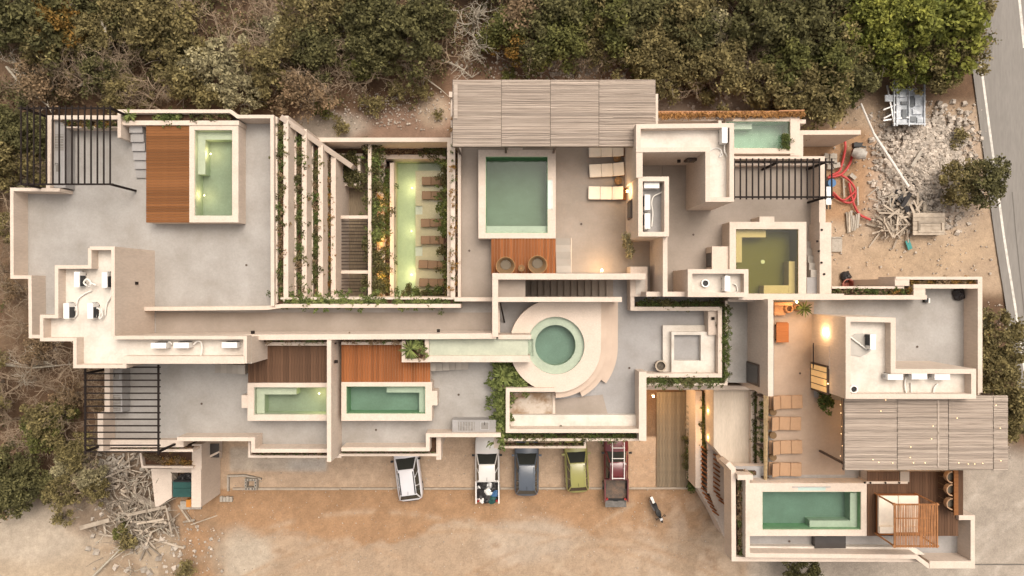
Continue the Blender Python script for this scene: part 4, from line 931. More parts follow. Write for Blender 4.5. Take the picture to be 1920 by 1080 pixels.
# stones
def rocks(name, pts, m, label=None):
    mb = MB(); rr = random.Random(len(pts))
    for (x,y,z,s) in pts:
        vs = []
        for dx,dy,dz in ((-1,-1,-.6),(1,-1,-.6),(1,1,-.6),(-1,1,-.6),(-.7,-.7,.6),(.7,-.7,.6),(.7,.7,.6),(-.7,.7,.6)):
            vs.append(Vector((dx*rr.uniform(.5,1),dy*rr.uniform(.5,1),dz*rr.uniform(.5,1)))*s)
        R = Euler((rr.uniform(-.6,.6),rr.uniform(-.6,.6),rr.uniform(0,6.28))).to_matrix()
        mb.add([R@v+Vector((x,y,z)) for v in vs], [(3,2,1,0),(4,5,6,7),(0,1,5,4),(1,2,6,5),(2,3,7,6),(3,0,4,7)])
    return stuff(mb.build(name, M[m]))
def scat(n, x0,y0,x1,y1, s0,s1, zf=lambda x,y:0, keep=lambda x,y:True):
    out = []
    while len(out) < n:
        x = random.uniform(x0,x1); y = random.uniform(y0,y1)
        if not keep(x,y): continue
        p = W(x,y,0); s = s0+(s1-s0)*random.random()**3; out.append((p.x,p.y,zf(x,y)+s*.2,s))
    return out
def pile(x,y): return .55*math.exp(-((x-1735)/55)**2-((y-300)/75)**2)
g_ = lambda cx,cy,rx,ry: (lambda x,y: random.random() < math.exp(-((x-cx)/rx)**2-((y-cy)/ry)**2))
rocks('rubble_heap', scat(3800,1620,190,1840,440,.05,.26,pile,g_(1735,305,62,72)), 'stone')
rocks('loose_stones', scat(800,845,85,1235,160,.04,.16,keep=g_(1060,125,140,22)) + scat(520,560,165,850,245,.03,.10,keep=g_(730,205,90,32)) + scat(300,1235,120,1500,205,.04,.2) + scat(500,1560,200,1860,515,.03,.12)
      + scat(110,300,985,420,1075,.04,.15) + scat(1500,340,830,1380,1078,.015,.05) + scat(120,160,950,340,1075,.04,.3) + scat(160,1560,560,1900,880,.03,.1,keep=lambda x,y: x>1845), 'stone')
# fallen branches lying by the forest edge
for i,(pts,lb) in enumerate(((((700,112,.5),(760,124,.4),(800,148,.3),(827,168,.2)),'long pale fallen branch lying left of the reed roof corner'),(((828,112,.3),(860,125,.2),(885,145,.2)),'short pale fallen branch above the reed roof'),
      (((1035,98,.3),(1012,108,.3),(1000,120,.2)),'forked fallen branch on the red stony ground'),(((12,125,1.6),(40,160,1.8),(90,198,2.0)),'long bare pale branch reaching to the top of the left pergola'),
      (((150,160,1.8),(180,140,2),(225,128,2.1)),'bare crooked pale branch above the left pergola'),(((185,28,2.6),(198,60,2.6),(197,95,2.2)),'pale curved branch beside the golden tree'),
      (((0,683,1.4),(60,690,1.5),(130,683,1.3)),'long grey bare branch left of the west wing'),(((170,1085,.3),(225,1030,.4),(300,990,.5)),'dark fallen trunk under the timber heap'))):
    o = MB(); P = [W(x,y,z) for x,y,z in pts]; o.tube(P, .09, 6, .04)
    for k in range(5):
        a = P[random.randrange(1,len(P))]; o.tube([a, a+Vector((random.uniform(-.8,.8),random.uniform(-.8,.8),.1))], .035, 4, .012)
    tag(o.build('fallen_branch', M['bark_pale']), lb, 'branch', 'fallen and bare branches')
# ================================================================== VEHICLES
def carpaint(name, c, rough=.3): return mat(name, c, rough, var=.02, coat=.5, spec=.5)
M['glass_car'] = mat('car_glass', (0.03,0.034,0.03), .06, var=.05, spec=.6)
M['tyre'] = mat('rubber', (.02,.02,.02), .9); M['trim'] = mat('black_trim', (.018,.018,.018), .5)
M['tail'] = mat('red_lens', (.35,.02,.015), .2, spec=.6); M['headl'] = mat('clear_lens', (.6,.6,.6), .1, spec=.7)
def ring(x, w, z0, z1, r=.10):
    return [Vector((x,-w,z0)),Vector((x,-w*1.02,(z0+z1)/2)),Vector((x,-w*.985,z1-r)),Vector((x,-w+r,z1)),Vector((x,0,z1+.03)),Vector((x,w-r,z1)),Vector((x,w*.985,z1-r)),Vector((x,w*1.02,(z0+z1)/2)),Vector((x,w,z0))]
def pane(a, b, c, d, t=.02):
    a,b,c,d = map(Vector,(a,b,c,d)); n = (b-a).cross(d-a).normalized()*t
    return MB().add([a,b,c,d,a-n,b-n,c-n,d-n],[(0,1,2,3),(7,6,5,4),(0,4,5,1),(1,5,6,2),(2,6,7,3),(3,7,4,0)])
def make_car(label, px, py, head, color, L=4.25, Wd=1.8, kind='suv', group='vehicles parked nose-in under the building edge', rails=False, cat='car', name='parked_car'):
    t = thing(name, label, cat, (0,0,0), group); P = color; h = Wd/2; k = L/4.3
    if kind == 'suv':
        st = [(-2.17,.52,.72),(-2.13,.66,.86),(-2.04,.79,.96),(-1.85,.86,1.0),(-1.5,.89,1.0),(-.3,.9,1.0),(.9,.89,.99),(1.5,.87,.95),(1.95,.78,.84),(2.15,.60,.66)]
        rf, rb, bf, bb, zt = .30, -1.50, 1.02, -1.97, 1.58
    else:
        st = [(-2.15,.84,.98),(-2.1,.86,1.0),(-.5,.88,1.0),(.2,.89,1.02),(1.05,.88,1.02),(1.6,.86,.98),(2.0,.78,.86),(2.15,.62,.68)]
        rf, rb, bf, bb, zt = .36, -.62, .92, -.78, 1.66
    st = [(x*k, w*h/.9, z) for x,w,z in st]; rf*=k; rb*=k; bf*=k; bb*=k
    if kind == 'suv':
        MB().loft([ring(x,w,.32,z) for x,w,z in st]).build('body', P, t, smooth=True, sharp=50)
    else:
        cab = [s for s in st if s[0] >= -.8*k]; x0 = -.76*k
        MB().loft([ring(x,w,.38,z) for x,w,z in [(x0,h*.98,1.0)]+cab]).build('body', P, t, smooth=True, sharp=50)
        bx0, bx1 = -2.15*k, x0-.03
        bed = MB(); bed.box(bx0,-h*.97,.5,bx1,-h*.97+.09,1.05); bed.box(bx0,h*.97-.09,.5,bx1,h*.97,1.05); bed.box(bx1-.06,-h*.88,.5,bx1,h*.88,1.05)
        bed.build('bed', P, t); MB().box(bx0,-h*.89,.5,bx1-.06,h*.89,.58).build('bed_floor', M['trim'], t)
    wb, wt, z0 = h*.87, h*.645, 1.0
    MB().loft([[Vector((bb+.03,-wb+.03,z0-.1)),Vector((bf-.05,-wb+.03,z0-.1)),Vector((bf-.05,wb-.03,z0-.1)),Vector((bb+.03,wb-.03,z0-.1))],[Vector((rb+.04,-wt+.04,zt-.06)),Vector((rf-.04,-wt+.04,zt-.06)),Vector((rf-.04,wt-.04,zt-.06)),Vector((rb+.04,wt-.04,zt-.06))]]).build('cabin_light_block', M['trim'], t)  # dark inner box added to block light behind the windows
    e = .05
    pane((bf,-wb+e,z0),(bf,wb-e,z0),(rf+.02,wt-e*.5,zt-.05),(rf+.02,-wt+e*.5,zt-.05)).build('windscreen', M['glass_car'], t)
    pane((bb,wb-e,z0+.05),(bb,-wb+e,z0+.05),(rb-.02,-wt+e,zt-.05),(rb-.02,wt-e,zt-.05)).build('rear_window', M['glass_car'], t)
    nsw = 3 if kind == 'suv' else 2
    for s in (-1,1):
        for q in range(nsw):
            a, b = q/nsw+.015, (q+1)/nsw-.015; lb = lambda f: bb+.05+(bf-bb-.1)*f; lt = lambda f: rb+.02+(rf-rb-.04)*f
            c = [(lb(a),s*wb,z0+.02),(lb(b),s*wb,z0+.02),(lt(b),s*(wt+.02),zt-.06),(lt(a),s*(wt+.02),zt-.06)]
            (pane(*c) if s < 0 else pane(*c[::-1])).build('side_window', M['glass_car'], t)
        for (xb_,xt_) in ((bf,rf),(bb,rb)): MB().beam((xb_,s*(wb-.02),z0-.02),(xt_,s*(wt),zt-.02),.07,.07).build('pillar', P, t)
        for q in range(1, nsw):
            f = q/nsw; MB().beam((bb+(bf-bb)*f,s*wb,z0),(rb+(rf-rb)*f,s*(wt+.015),zt-.03),.05,.05).build('pillar', P, t)
        MB().box(rb+.05, s*(wt-.07)-.035, zt+.03, rf-.15, s*(wt-.07)+.035, zt+.09).build('roof_rail', M['trim'] if rails else P, t)
        m_ = MB().obox((bf-.12, s*(h+.09), 1.06), (.13,.2,.14)).build('mirror', P if kind == 'suv' and not rails else M['trim'], t)
        MB().obox((L/2-.2, s*h*.66, .74), (.22,.3,.13), (0,0,-s*.35)).build('headlight', M['headl'], t)
        MB().obox((-L/2+.14, s*h*.74, .80), (.12,.16,.2), (0,0,s*.45)).build('taillight', M['tail'], t)
        for xw in (1.32*k,-1.3*k):
            wm = MB(); wm.lathe((0,0,0),[(0,-.1),(.33,-.1),(.34,-.05),(.34,.05),(.33,.1),(0,.1)],18)
            wm.v = [(xw+v[0], s*(h-.10)+v[2], .34+v[1]) for v in wm.v]; wo_ = wm.build('wheel', M['tyre'], t)
            rm = MB(); rm.lathe((0,0,0),[(0,-.11),(.2,-.11),(.2,.11),(0,.11)],14); rm.v = [(xw+v[0], s*(h-.10)+v[2], .34+v[1]) for v in rm.v]; rm.build('rim', M['steelgrey'], wo_)
    rr_ = [[Vector((x,-w_,z)) for x,w_,z in ((rb,wt,zt-.06),)]]
    ro = MB(); prof = []
    for x,w_,z in ((rb-.06,wt*.9,zt-.06),(rb+.03,wt,zt-.005),((rb+rf)/2,wt*1.02,zt+.045),(rf-.08,wt*.99,zt+.01),(rf+.03,wt*.93,zt-.05)):
        prof.append([Vector((x,-w_,z-.05)),Vector((x,-w_,z)),Vector((x,-w_*.6,z+.025)),Vector((x,w_*.6,z+.025)),Vector((x,w_,z)),Vector((x,w_,z-.05))])
    ro.loft(prof).build('roof', P, t, smooth=True, sharp=50)
    MB().loft([ring(x,w_,.35,.66,.05) for x,w_ in ((-L/2-.07,h*.5),(-L/2-.03,h*.72),(-L/2+.12,h*.84))]).build('bumper', M['trim'] if kind != 'suv' or rails else P, t, smooth=True, sharp=50)
    MB().tube([(rb+.25,0,zt+.05),(rb+.05,0,zt+.2)],.012,5).build('antenna', M['trim'], t)
    p = W(px,py,1.0); t.location = (p.x,p.y,0); t.rotation_euler = (0,0,R_(head)); ORG[t.name] = Vector((0,0,0))
    return t
make_car('white estate car with black roof rails, slightly askew at the left of the row', 763.5, 885, 97, carpaint('car_white',(.68,.66,.68)), 4.25, 1.78, rails=True)
wp = make_car('white pickup truck with its bed full of dark junk', 913.5, 878, 90.5, carpaint('truck_white',(.72,.68,.64)), 5.05, 1.78, 'pickup', cat='pickup truck')
make_car('dark grey car with blue-grey roof parked right of the white pickup', 987.5, 876, 90, carpaint('car_grey',(.085,.10,.125)), 4.2, 1.76)
make_car('olive-green small car between the grey car and the red pickup', 1081.5, 872, 93, carpaint('car_green',(.30,.28,.085)), 4.0, 1.68)
rp = make_car('dark red pickup truck with white ladder rack and open tailgate', 1156, 874, 90, carpaint('truck_red',(.12,.016,.018)), 5.1, 1.78, 'pickup', cat='pickup truck')
rk = []
for y in (-.42,.42): MB().beam((1.9,y,1.86),(-.7,y,1.86),.05,.05).build('rack_bar', M['white'], rp)
for x in (1.5,.75,-.65): MB().beam((x,-.46,1.83),(x,.46,1.83),.05,.05).build('rack_bar', M['white'], rp)
for x in (1.5,-.7):
    for y in (-.42,.42): MB().beam((x,y,1.0),(x,y,1.84),.04,.04).build('rack_post', M['white'], rp)
bl = mat('worn_bedliner',(.07,.062,.055),.8,col2=(.17,.11,.075),scale=3,fine=.3); MB().box(-2.56,-.82,.585,-.87,.82,.60).build('bed_liner', bl, rp)
MB().box(-3.05,-.76,.62,-2.58,.76,.68).build('tailgate', mat('worn_grey_tailgate',(.17,.155,.14),.7,var=.2,scale=4), rp)
for i,(x,y,s,m_,lb) in enumerate(((-1.3,.3,.34,'blackbag','crumpled black bag at the front left of the white pickup bed'),(-1.35,-.1,.30,'steelgrey','grey bundle at the front middle of the white pickup bed'),(-1.75,-.1,.33,'white','crumpled white sheet in the middle of the white pickup bed'),
      (-1.9,-.5,.30,'blue','blue-grey bag on the right of the white pickup bed'),(-2.3,.45,.28,'white','white plastic bag at the rear left of the white pickup bed'),(-2.35,-.35,.3,'greencover','green bundle at the rear right of the white pickup bed'),
      (-1.75,.55,.3,'blackbag','black bag on the left of the white pickup bed'),(-2.3,.05,.3,'blackbag','black bag at the rear middle of the white pickup bed'),(-1.25,-.58,.26,'blackbag','small black bag at the front right of the white pickup bed'),(-2.05,.35,.34,'blackbag','black bag behind the crumpled white sheet in the pickup bed'),(-1.6,-.35,.30,'blackbag','black bag beside the blue-grey bag in the pickup bed'),(-1.5,.62,.22,'steelgrey','small grey bag at the left wall of the pickup bed'))):
    rr = random.Random(i); mb = MB(); n = 9; prof = [(0.02,s*.8),(s*.6,s*.7),(s,s*.4),(s*.9,.1),(s*.6,0)]
    mb.lathe((0,0,0),prof,n); mb.v = [(v[0]*rr.uniform(.7,1.3),v[1]*rr.uniform(.7,1.3),v[2]*rr.uniform(.75,1.2)) for v in mb.v]
    o = mb.build('junk_bag', M[m_]); q = wp.matrix_basis @ Vector((x,y,.59)); o.location = q; tag(o, lb, 'bag', 'junk in the white pickup bed')

# motorcycle
t = thing('motorcycle', 'black and white motorcycle parked alone on the dirt', 'motorcycle', (0,0,0))
for x in (.68,-.65):
    mb = MB(); mb.lathe((0,0,0),[(.2,-.05),(.3,-.06),(.31,0),(.3,.06),(.2,.05),(.2,-.05)],18); mb.v = [(x+v[0],v[2],.31+v[1]) for v in mb.v]; mb.build('wheel', M['tyre'], t)
MB().loft([[Vector((x,a*w_,z+b*hh)) for a,b in ((-1,-.6),(-.8,.6),(.8,.6),(1,-.6))] for x,w_,z,hh in ((-.1,.10,.7,.1),(.12,.2,.78,.14),(.38,.17,.8,.12),(.5,.07,.78,.08))]).build('tank', M['trim'], t)
MB().loft([[Vector((x,a*w_,z+b*.05)) for a,b in ((-1,-1),(-.9,1),(.9,1),(1,-1))] for x,w_,z in ((-.1,.13,.76),(-.4,.17,.74),(-.6,.15,.78))]).build('seat', M['trim'], t)
MB().loft([[Vector((x,a*.09,z+b*.05)) for a,b in ((-1.1,-1),(-1,1),(1,1),(1.1,-1))] for x,z in ((-.45,.72),(-.85,.82),(-1.08,.74))]).build('tail', M['white'], t)
MB().obox((.75,0,.66),(.5,.13,.03),(0,.15,0)).build('front_fender', M['trim'], t)
MB().tube([(.35,-.38,1.02),(.47,-.15,.98),(.5,0,.95),(.47,.15,.98),(.35,.38,1.02)],.018,6).build('handlebar', M['trim'], t)
for s in (-1,1):
    MB().tube([(.5,s*.09,.92),(.68,s*.09,.31)],.025,6).build('fork', M['steelgrey'], t); MB().tube([(.42,s*.25,1.02),(.4,s*.3,1.2)],.01,4).build('mirror_stem', M['trim'], t); MB().obox((.4,s*.32,1.2),(.04,.14,.08)).build('mirror', M['trim'], t)
MB().obox((.62,0,.9),(.14,.2,.18)).build('headlight', M['headl'], t); MB().obox((.1,0,.42),(.42,.26,.32)).build('engine', M['steelgrey'], t)
MB().tube([(.1,-.16,.3),(-.3,-.18,.28),(-.75,-.18,.4)],.045,7).build('exhaust', M['steelgrey'], t)
p = W(1232,957,.7); t.location = (p.x,p.y,0); t.rotation_euler = (0,R_(0),R_(-66))

# ================================================================== TERRACE FURNITURE
def lounger_proto(frame_m, cush_m, L, Wd, tilt, fr_ext, label, group):
    t = thing('sun_lounger', label, 'sun lounger', (0,0,0), group)
    f = MB(); 
    for s in (-1,1): f.beam((-L/2,s*(Wd/2-.04),.24),(L/2+fr_ext,s*(Wd/2-.04),.24),.06,.08)
    for k in range(8): x = -L/2+.1+k*(L+fr_ext-.2)/7; f.beam((x,-Wd/2+.05,.25),(x,Wd/2-.05,.25),.07,.03)
    f.beam((L/2+fr_ext,-Wd/2,.24),(L/2+fr_ext,Wd/2,.24),.07,.09); f.build('frame', M[frame_m], t)
    for x in (-L/2+.12,L/2-.2):
        for s in (-1,1): MB().box(x-.03,s*(Wd/2-.06)-.03,0,x+.03,s*(Wd/2-.06)+.03,.21).build('leg', M[frame_m], t)
    def cush(x0,x1,z0,z1,name):
        rr_ = []
        for x,ins in ((x0,.03),(x0+.03,0),(x1-.03,0),(x1,.03)):
            f_ = (x-x0)/(x1-x0); z = z0+(z1-z0)*f_; w_ = Wd/2-ins
            rr_.append([Vector((x,-w_,z)),Vector((x,-w_,z+.09-ins)),Vector((x,-w_+.03,z+.115-ins)),Vector((x,w_-.03,z+.115-ins)),Vector((x,w_,z+.09-ins)),Vector((x,w_,z))])
        MB().loft(rr_).build(name, M[cush_m], t)
    a = L*.345
    cush(-L/2,-L/2+a,.28,.28,'cushion'); cush(-L/2+a+.015,-L/2+2*a,.28,.28,'cushion'); cush(-L/2+2*a+.015,L/2,.29,.29+tilt,'head_cushion')
    return t
lw = lounger_proto('wood','cushion',2.15,.82,.28,.22,'cream lounger half under the north reed roof, topmost of the three','sun loungers by the square north pool')
pos = [(1136,282,1),(1137,319,3),(1135,362,-1)]
labs = ['cream lounger half under the north reed roof, topmost of the three','cream lounger between the two round stools, turned slightly','cream lounger beside the bright wall lamp, lowest of the three']
for k,(x,y,r) in enumerate(pos):
    p = W(x,y,FT+.35); o = lw if k == 0 else copy_tree(lw, label=labs[k]); o.location = (p.x,p.y,FT+.005); o.rotation_euler = (0,0,R_(r)); o['label'] = labs[k]
lt = lounger_proto('tan','tan',2.0,.84,.45,0.0,'x','tan loungers along the bamboo fence')
labs = ['tan lounger nearest the black door wall, first of the row by the bamboo fence','tan lounger second down the row by the bamboo fence','tan lounger third down the row by the bamboo fence','tan lounger next to the long south-east pool, last of the row by the bamboo fence']
for k,y in enumerate((754,794,838.5,880)):
    p = W(1473,y,FT+.35); o = lt if k == 0 else copy_tree(lt); o.location = (p.x+(.06,-.03,.04,0)[k],p.y,FT+.005); o.rotation_euler = (0,0,R_((181.5,179,180.8,178.6)[k])); o['label'] = labs[k]
M['taupe'] = mat('taupe_cushion',(.24,.155,.095),.95,var=.07,scale=4)
lc = lounger_proto('taupe','taupe',1.95,.60,.12,0.0,'x','tan loungers on the court pool shelf')
nm = ['first','second','third','fourth','fifth','last']
for k,(x,y) in enumerate(((816,339),(816,366),(814,417.5),(814,450),(810,496),(811,530))):
    p = W(x,y,.3); o = lc if k == 0 else copy_tree(lc); o.location = (p.x,p.y,-.11); o.rotation_euler = (0,0,R_((0,-1,.6,0,-3,-1)[k])); o['label'] = 'flat tan lounger on the court pool shelf, %s from the top wall' % nm[k]
def stool(label, px, py, z, r=.24, h=.42, m='wicker_y', name='side_table', cat='side table', group='round side tables between loungers'):
    t = thing(name, label, cat, W(px,py,z), group); p = W(px,py,z+h)
    MB().lathe((p.x,p.y,z),[(0,0),(r*.8,0),(r*.66,h*.5),(r*.8,h-.06),(0,h-.06)],16).build('base', M[m], t)
    MB().lathe((p.x,p.y,z),[(0,h-.055),(r,h-.055),(r*1.02,h-.03),(r,h),(0,h)],20).build('top', M[m], t)
    for k in range(3): MB().lathe((p.x,p.y,z),[(r*(.3+.25*k),h+.001),(r*(.3+.25*k)+.02,h+.012),(r*(.3+.25*k)+.04,h+.001)],18).build('ring', M['wicker'], t)
    return t
stool('round rattan stool between the upper two cream loungers',1157.5,296,FT); stool('round rattan stool between the lower two cream loungers',1159.5,338.5,FT)
stool('small round rattan table between the two basket chairs',977.5,503,Z-.06,.21,.35)
for y,l in ((773,'upper two'),(816.5,'middle two'),(858,'lower two')): stool('dark wicker stump stool between the %s tan loungers' % l,1450,y,FT,.22,.42,'wicker',group='dark stump stools between tan loungers')
def basket(label, px, py, rz):
    t = thing('basket_chair', label, 'chair', W(px,py,Z-.06), 'round basket chairs on the orange deck'); p = W(px,py,Z+.35); z = Z-.06
    mb = MB(); n = 22; rings = []
    for (rr_,zz,off) in ((.10,.26,0),(.28,.30,0),(.43,.42,-.02),(.52,.60,-.05),(.56,.72,-.07),(.52,.72,-.07),(.40,.46,-.02),(.26,.35,0),(.08,.31,0)):
        rings.append([Vector((p.x+rr_*math.cos(a)*(1+.04*math.cos(2*a)), p.y+rr_*math.sin(a)+off, z+zz+ .16*max(0,-math.sin(a+rz))*(rr_/.5))) for a in [2*math.pi*k/n for k in range(n)]])
    mb.loft(rings).build('shell', M['wicker'], t, smooth=True)
    MB().lathe((p.x,p.y,z),[(.30,0),(.34,.02),(.20,.26),(.16,.26),(.30,0)],16).build('base', M['wicker_y'], t)
    MB().tube([rings[4][k]+Vector((0,0,.01)) for k in list(range(n))+[0]],.022,5).build('rim', M['wicker_y'], t)
    MB().lathe((p.x,p.y,z),[(0,.37),(.30,.38),(.34,.43),(.28,.48),(0,.47)],16).build('cushion', mat('grey_cushion',(.155,.125,.09),.95,var=.1), t)
basket('left round basket chair on the orange deck by the square pool',948,497,.2); basket('right round basket chair on the orange deck by the square pool',1007.5,494.5,-.3)

# outdoor kitchens
def kitchen(label, x0,y0,x1,y1, sink, hob):
    z = FT+.9; t = thing('outdoor_kitchen', label, 'kitchen counter', W((x0+x1)/2,(y0+y1)/2,FT), 'concrete outdoor kitchens'); j = J()
    MB().pbox(x0,y0,x1,y1,z+j,FT).build('counter', M['concrete_cool'], t)
    MB().pbox(*sink,z+j+.012,z-.1).build('sink', M['steelgrey'], t); q = sink; MB().pbox(q[0]+1,q[1]+1,q[2]-1,q[3]-1,z+j+.016,z-.05).build('sink_bowl', mat('shaded_steel',(.22,.20,.18),.4,var=.1), t)
    MB().pbox(*hob,z+j+.01,z-.1).build('hob', mat('grill_steel',(.26,.235,.21),.5,var=.2,scale=8), t)
    a = W(hob[0],hob[1],z+.04); b = W(hob[2],hob[3],z+.04)
    for k in range(6):
        f = (k+.5)/6
        if abs(b.x-a.x) > abs(b.y-a.y): MB().beam((a.x+(b.x-a.x)*f,a.y,z+j+.02),(a.x+(b.x-a.x)*f,b.y,z+j+.02),.02,.02).build('grate_bar', M['steelgrey'], t)
        else: MB().beam((a.x,a.y+(b.y-a.y)*f,z+j+.02),(b.x,a.y+(b.y-a.y)*f,z+j+.02),.02,.02).build('grate_bar', M['steelgrey'], t)
    c = W((q[0]+q[2])/2,q[1],z); MB().tube([(c.x,c.y,z),(c.x,c.y,z+.25),(c.x,c.y-.15,z+.28)],.018,6).build('tap', M['black'], t)
    return t
kitchen('grey outdoor kitchen counter under the north-west pergola',100.5,226,123,352,(104,307,114,323),(103,252,119,282))
kitchen('grey outdoor kitchen counter under the south-west pergola',206.5,692,229,773,(213,701,225,712),(209,741,226,771))
kitchen('grey outdoor kitchen counter on the terrace by the grassy planter',848,787.5,930,811,(901,791,917,806),(859,791,890,807.5))

# air-conditioning units
def ac(label, px, py, z, rz, group='white air conditioner units on the equipment roofs'):
    t = AC[0]; c = t if not AC[1] else copy_tree(t, label=label); AC[1] = 1; p = W(px,py,z+.62)
    c.location = (p.x,p.y,z); c.rotation_euler = (0,0,R_(rz)); c['label'] = label; c['group'] = group; return c
t0 = thing('air_conditioner','x','air conditioner',(0,0,0))
MB().box(-.16,-.44,.05,.16,.44,.62).build('case', M['white'], t0); MB().box(.16,-.40,.09,.175,.22,.58).build('fan_grille', mat('dark_grille',(.05,.053,.06),.5,var=.2,scale=20), t0)
fr_ = MB()
for k in range(7): fr_.beam((.185,-.38+.097*k,.1),(.185,-.38+.097*k,.57),.008,.012)
fr_.build('grille_wire', M['trim'], t0)
for y in (-.3,.3): MB().box(-.18,y-.04,0,.18,y+.04,.05).build('foot', M['trim'], t0)
MB().box(-.05,.44,.1,.12,.5,.35).build('valve_box', M['steelgrey'], t0)
AC = [t0, 0]
for (x,y,z,r,l) in ((144,524,RT,0,'upper left of the four on the west equipment roof'),(196,525,RT,0,'upper right of the four on the west equipment roof'),(124,583,RT,0,'lower left of the four on the west equipment roof'),(169,583,RT,0,'lower right of the four on the west equipment roof'),
    (297,648,RT,90,'first from left in the narrow roof strip'),(339.5,647.5,RT,90,'second from left in the narrow roof strip'),(430,647,RT,90,'alone at the right end of the narrow roof strip'),
    (1222,347.5,RP-.95,90,'at the top of the small tower roof well'),(1214,379,RP-.95,180,'middle of the three in the tower roof well'),(1214,414.5,RP-.95,180,'lowest of the three in the tower roof well'),(1359,253.5,RP-.55,0,'in the corner of the L-shaped tower roof'),
    (1364,532,9.65,0,'on the small roof beside the olive pool'),(1637,641,RP-.6,180,'alone in the upper part of the east equipment roof'),(1679,707,RP-.6,90,'left of the three along the east equipment roof'),(1724,706,RP-.6,90,'middle of the three along the east equipment roof'),(1767,707,RP-.6,90,'right of the three along the east equipment roof')):
    ac('white air conditioner %s' % l, x, y, z, r)
def hose(pts, z, r, m, label, cat='pipe', group='white insulated roof pipes', name='roof_pipe', n=5):
    P = [W(x,y,z) for x,y in pts]; Q = []
    for i in range(len(P)-1):
        p0,p1,p2,p3 = P[max(i-1,0)],P[i],P[i+1],P[min(i+2,len(P)-1)]
        for k in range(n):
            u = k/n; Q.append(.5*((2*p1)+(-p0+p2)*u+(2*p0-5*p1+4*p2-p3)*u*u+(-p0+3*p1-3*p2+p3)*u**3))
    Q.append(P[-1]); return tag(MB().tube(Q, r, 6).build(name, M[m]), label, cat, group)
hz = RT+.1
hose([(163,536),(157,530),(163,523),(170,530),(166,538),(172,532),(180,535)],hz+.3,.05,'pipe','coiled white pipe at the upper left rooftop unit')
hose([(172,545),(160,550),(147,560),(143,572),(137,578),(141,582),(143,570),(144,590),(135,598)],hz,.045,'pipe','looped white pipe at the lower left rooftop unit')
hose([(180,595),(180,578),(188,582),(186,597),(192,592),(190,578)],hz+.2,.045,'pipe','looped white pipe at the lower right rooftop unit')
hose([(196,540),(206,538),(208,555),(200,570),(197,592)],hz,.045,'pipe','white pipe running down beside the long tower wall')
hose([(363,646),(370,640),(377,642),(379,655),(376,668)],hz+.15,.05,'pipe','white pipe arching across the narrow roof strip'); hose([(312,645),(318,641),(322,646)],hz+.15,.05,'pipe','short pipe joining the two left strip units')
hose([(1243,358),(1238,362),(1226,368),(1222,380),(1224,400),(1222,425)],RP-.7,.035,'pipe','thin white pipe curling in the tower roof well'); hose([(1359,270),(1358,282),(1364,295),(1366,305)],RP-.4,.04,'pipe','white pipe below the unit in the tower corner')
hose([(1330,284),(1340,278),(1350,280),(1354,290),(1349,294),(1352,287)],RP-.45,.02,'steelgrey','thin grey cable coil on the L-shaped tower roof')
hose([(1375,532),(1381,536),(1382,546),(1374,550),(1358,551)],9.75,.035,'pipe','white pipe looped behind the unit beside the olive pool')
hose([(1592,630),(1608,642),(1625,655)],RP-.45,.05,'pipe','straight white pipe to the upper east roof unit'); hose([(1700,705),(1697,715),(1697,728),(1700,738)],RP-.5,.05,'pipe','white pipe below the left east roof unit'); hose([(1708,718),(1709,738)],RP-.5,.045,'pipe','short white pipe between the left and middle east roof units'); hose([(1758,720),(1752,727),(1750,738)],RP-.5,.05,'pipe','white pipe below the right east roof unit')
for (x,y,z,l) in ((1323,531,9.65,'round roof vent on the small roof beside the olive pool'),(1601.5,730,RP-.6,'round roof vent in the corner of the east equipment roof')):
    t = thing('roof_vent', l, 'roof vent', W(x,y,z), 'round roof vents'); p = W(x,y,z+.2)
    MB().lathe((p.x,p.y,z),[(.15,0),(.24,.02),(.24,.2),(.17,.2),(.17,.02)],18).build('collar', M['white'], t); MB().cyl((p.x,p.y,z),.165,0,.12,12).build('fan', M['trim'], t)
st_ = mat('grey_roof_patch',(.36,.335,.30),.7,col2=(.45,.41,.36),scale=1.5)  # darker grey, irregular patch on the east roof
MB().pprism([(1592,634),(1604,626),(1619,625),(1622,650),(1632,658),(1624,664),(1614,669),(1600,666),(1592,667)],RP-.6+.06,RP-.6-.02).build('grey_patch', st_, Fw.o)
# lounge court furniture
t = thing('wooden_bench', 'reddish brown slab bench against the tall wall of the lounge court', 'bench', W(1467,623,FT)); MB().pbox(1456,606,1479,642,FT+.45,FT+.38).build('seat', M['wood'], t); MB().pbox(1456,604,1477,606,FT+.44,FT+.39).build('end_cap', M['wood'], t)
for x in (1457,1475):
    for y in (609,636): MB().pbox(x,y,x+3,y+3,FT+.38,FT).build('leg', M['black'], t)
t = thing('built_in_sofa', 'orange-lit built-in sofa in the top corner of the lounge court', 'sofa', W(1466,577,FT)); MB().pbox(1452,573,1473,591,FT+.42,FT).build('seat', M['terracotta'], t); MB().pbox(1452,567,1486,573,FT+.8,FT).build('backrest', M['terracotta'], t)
for (x,y,r,h,l) in ((1481,579,.3,.75,'tall round terracotta jar beside the built-in sofa'),(1496,577,.22,.45,'small terracotta plant pot under the spiky palm')):
    t = thing('clay_pot', l, 'pot', W(x,y,FT), 'terracotta pots in the lounge court'); p = W(x,y,FT+h)
    MB().lathe((p.x,p.y,FT),[(0,0),(r*.6,0),(r,h*.5),(r*.75,h),(r*.62,h),(r*.8,h*.5),(0,.1)],20).build('body', M['terracotta'], t, smooth=True); MB().cyl((p.x,p.y,FT),r*.6,h*.6,h*.8,14).build('soil', M['soil'], t)
t = thing('fire_barrel', 'round ribbed fire barrel beside the sunken bench', 'barrel', W(1239,686,FT)); p = W(1239,686,FT+.7)
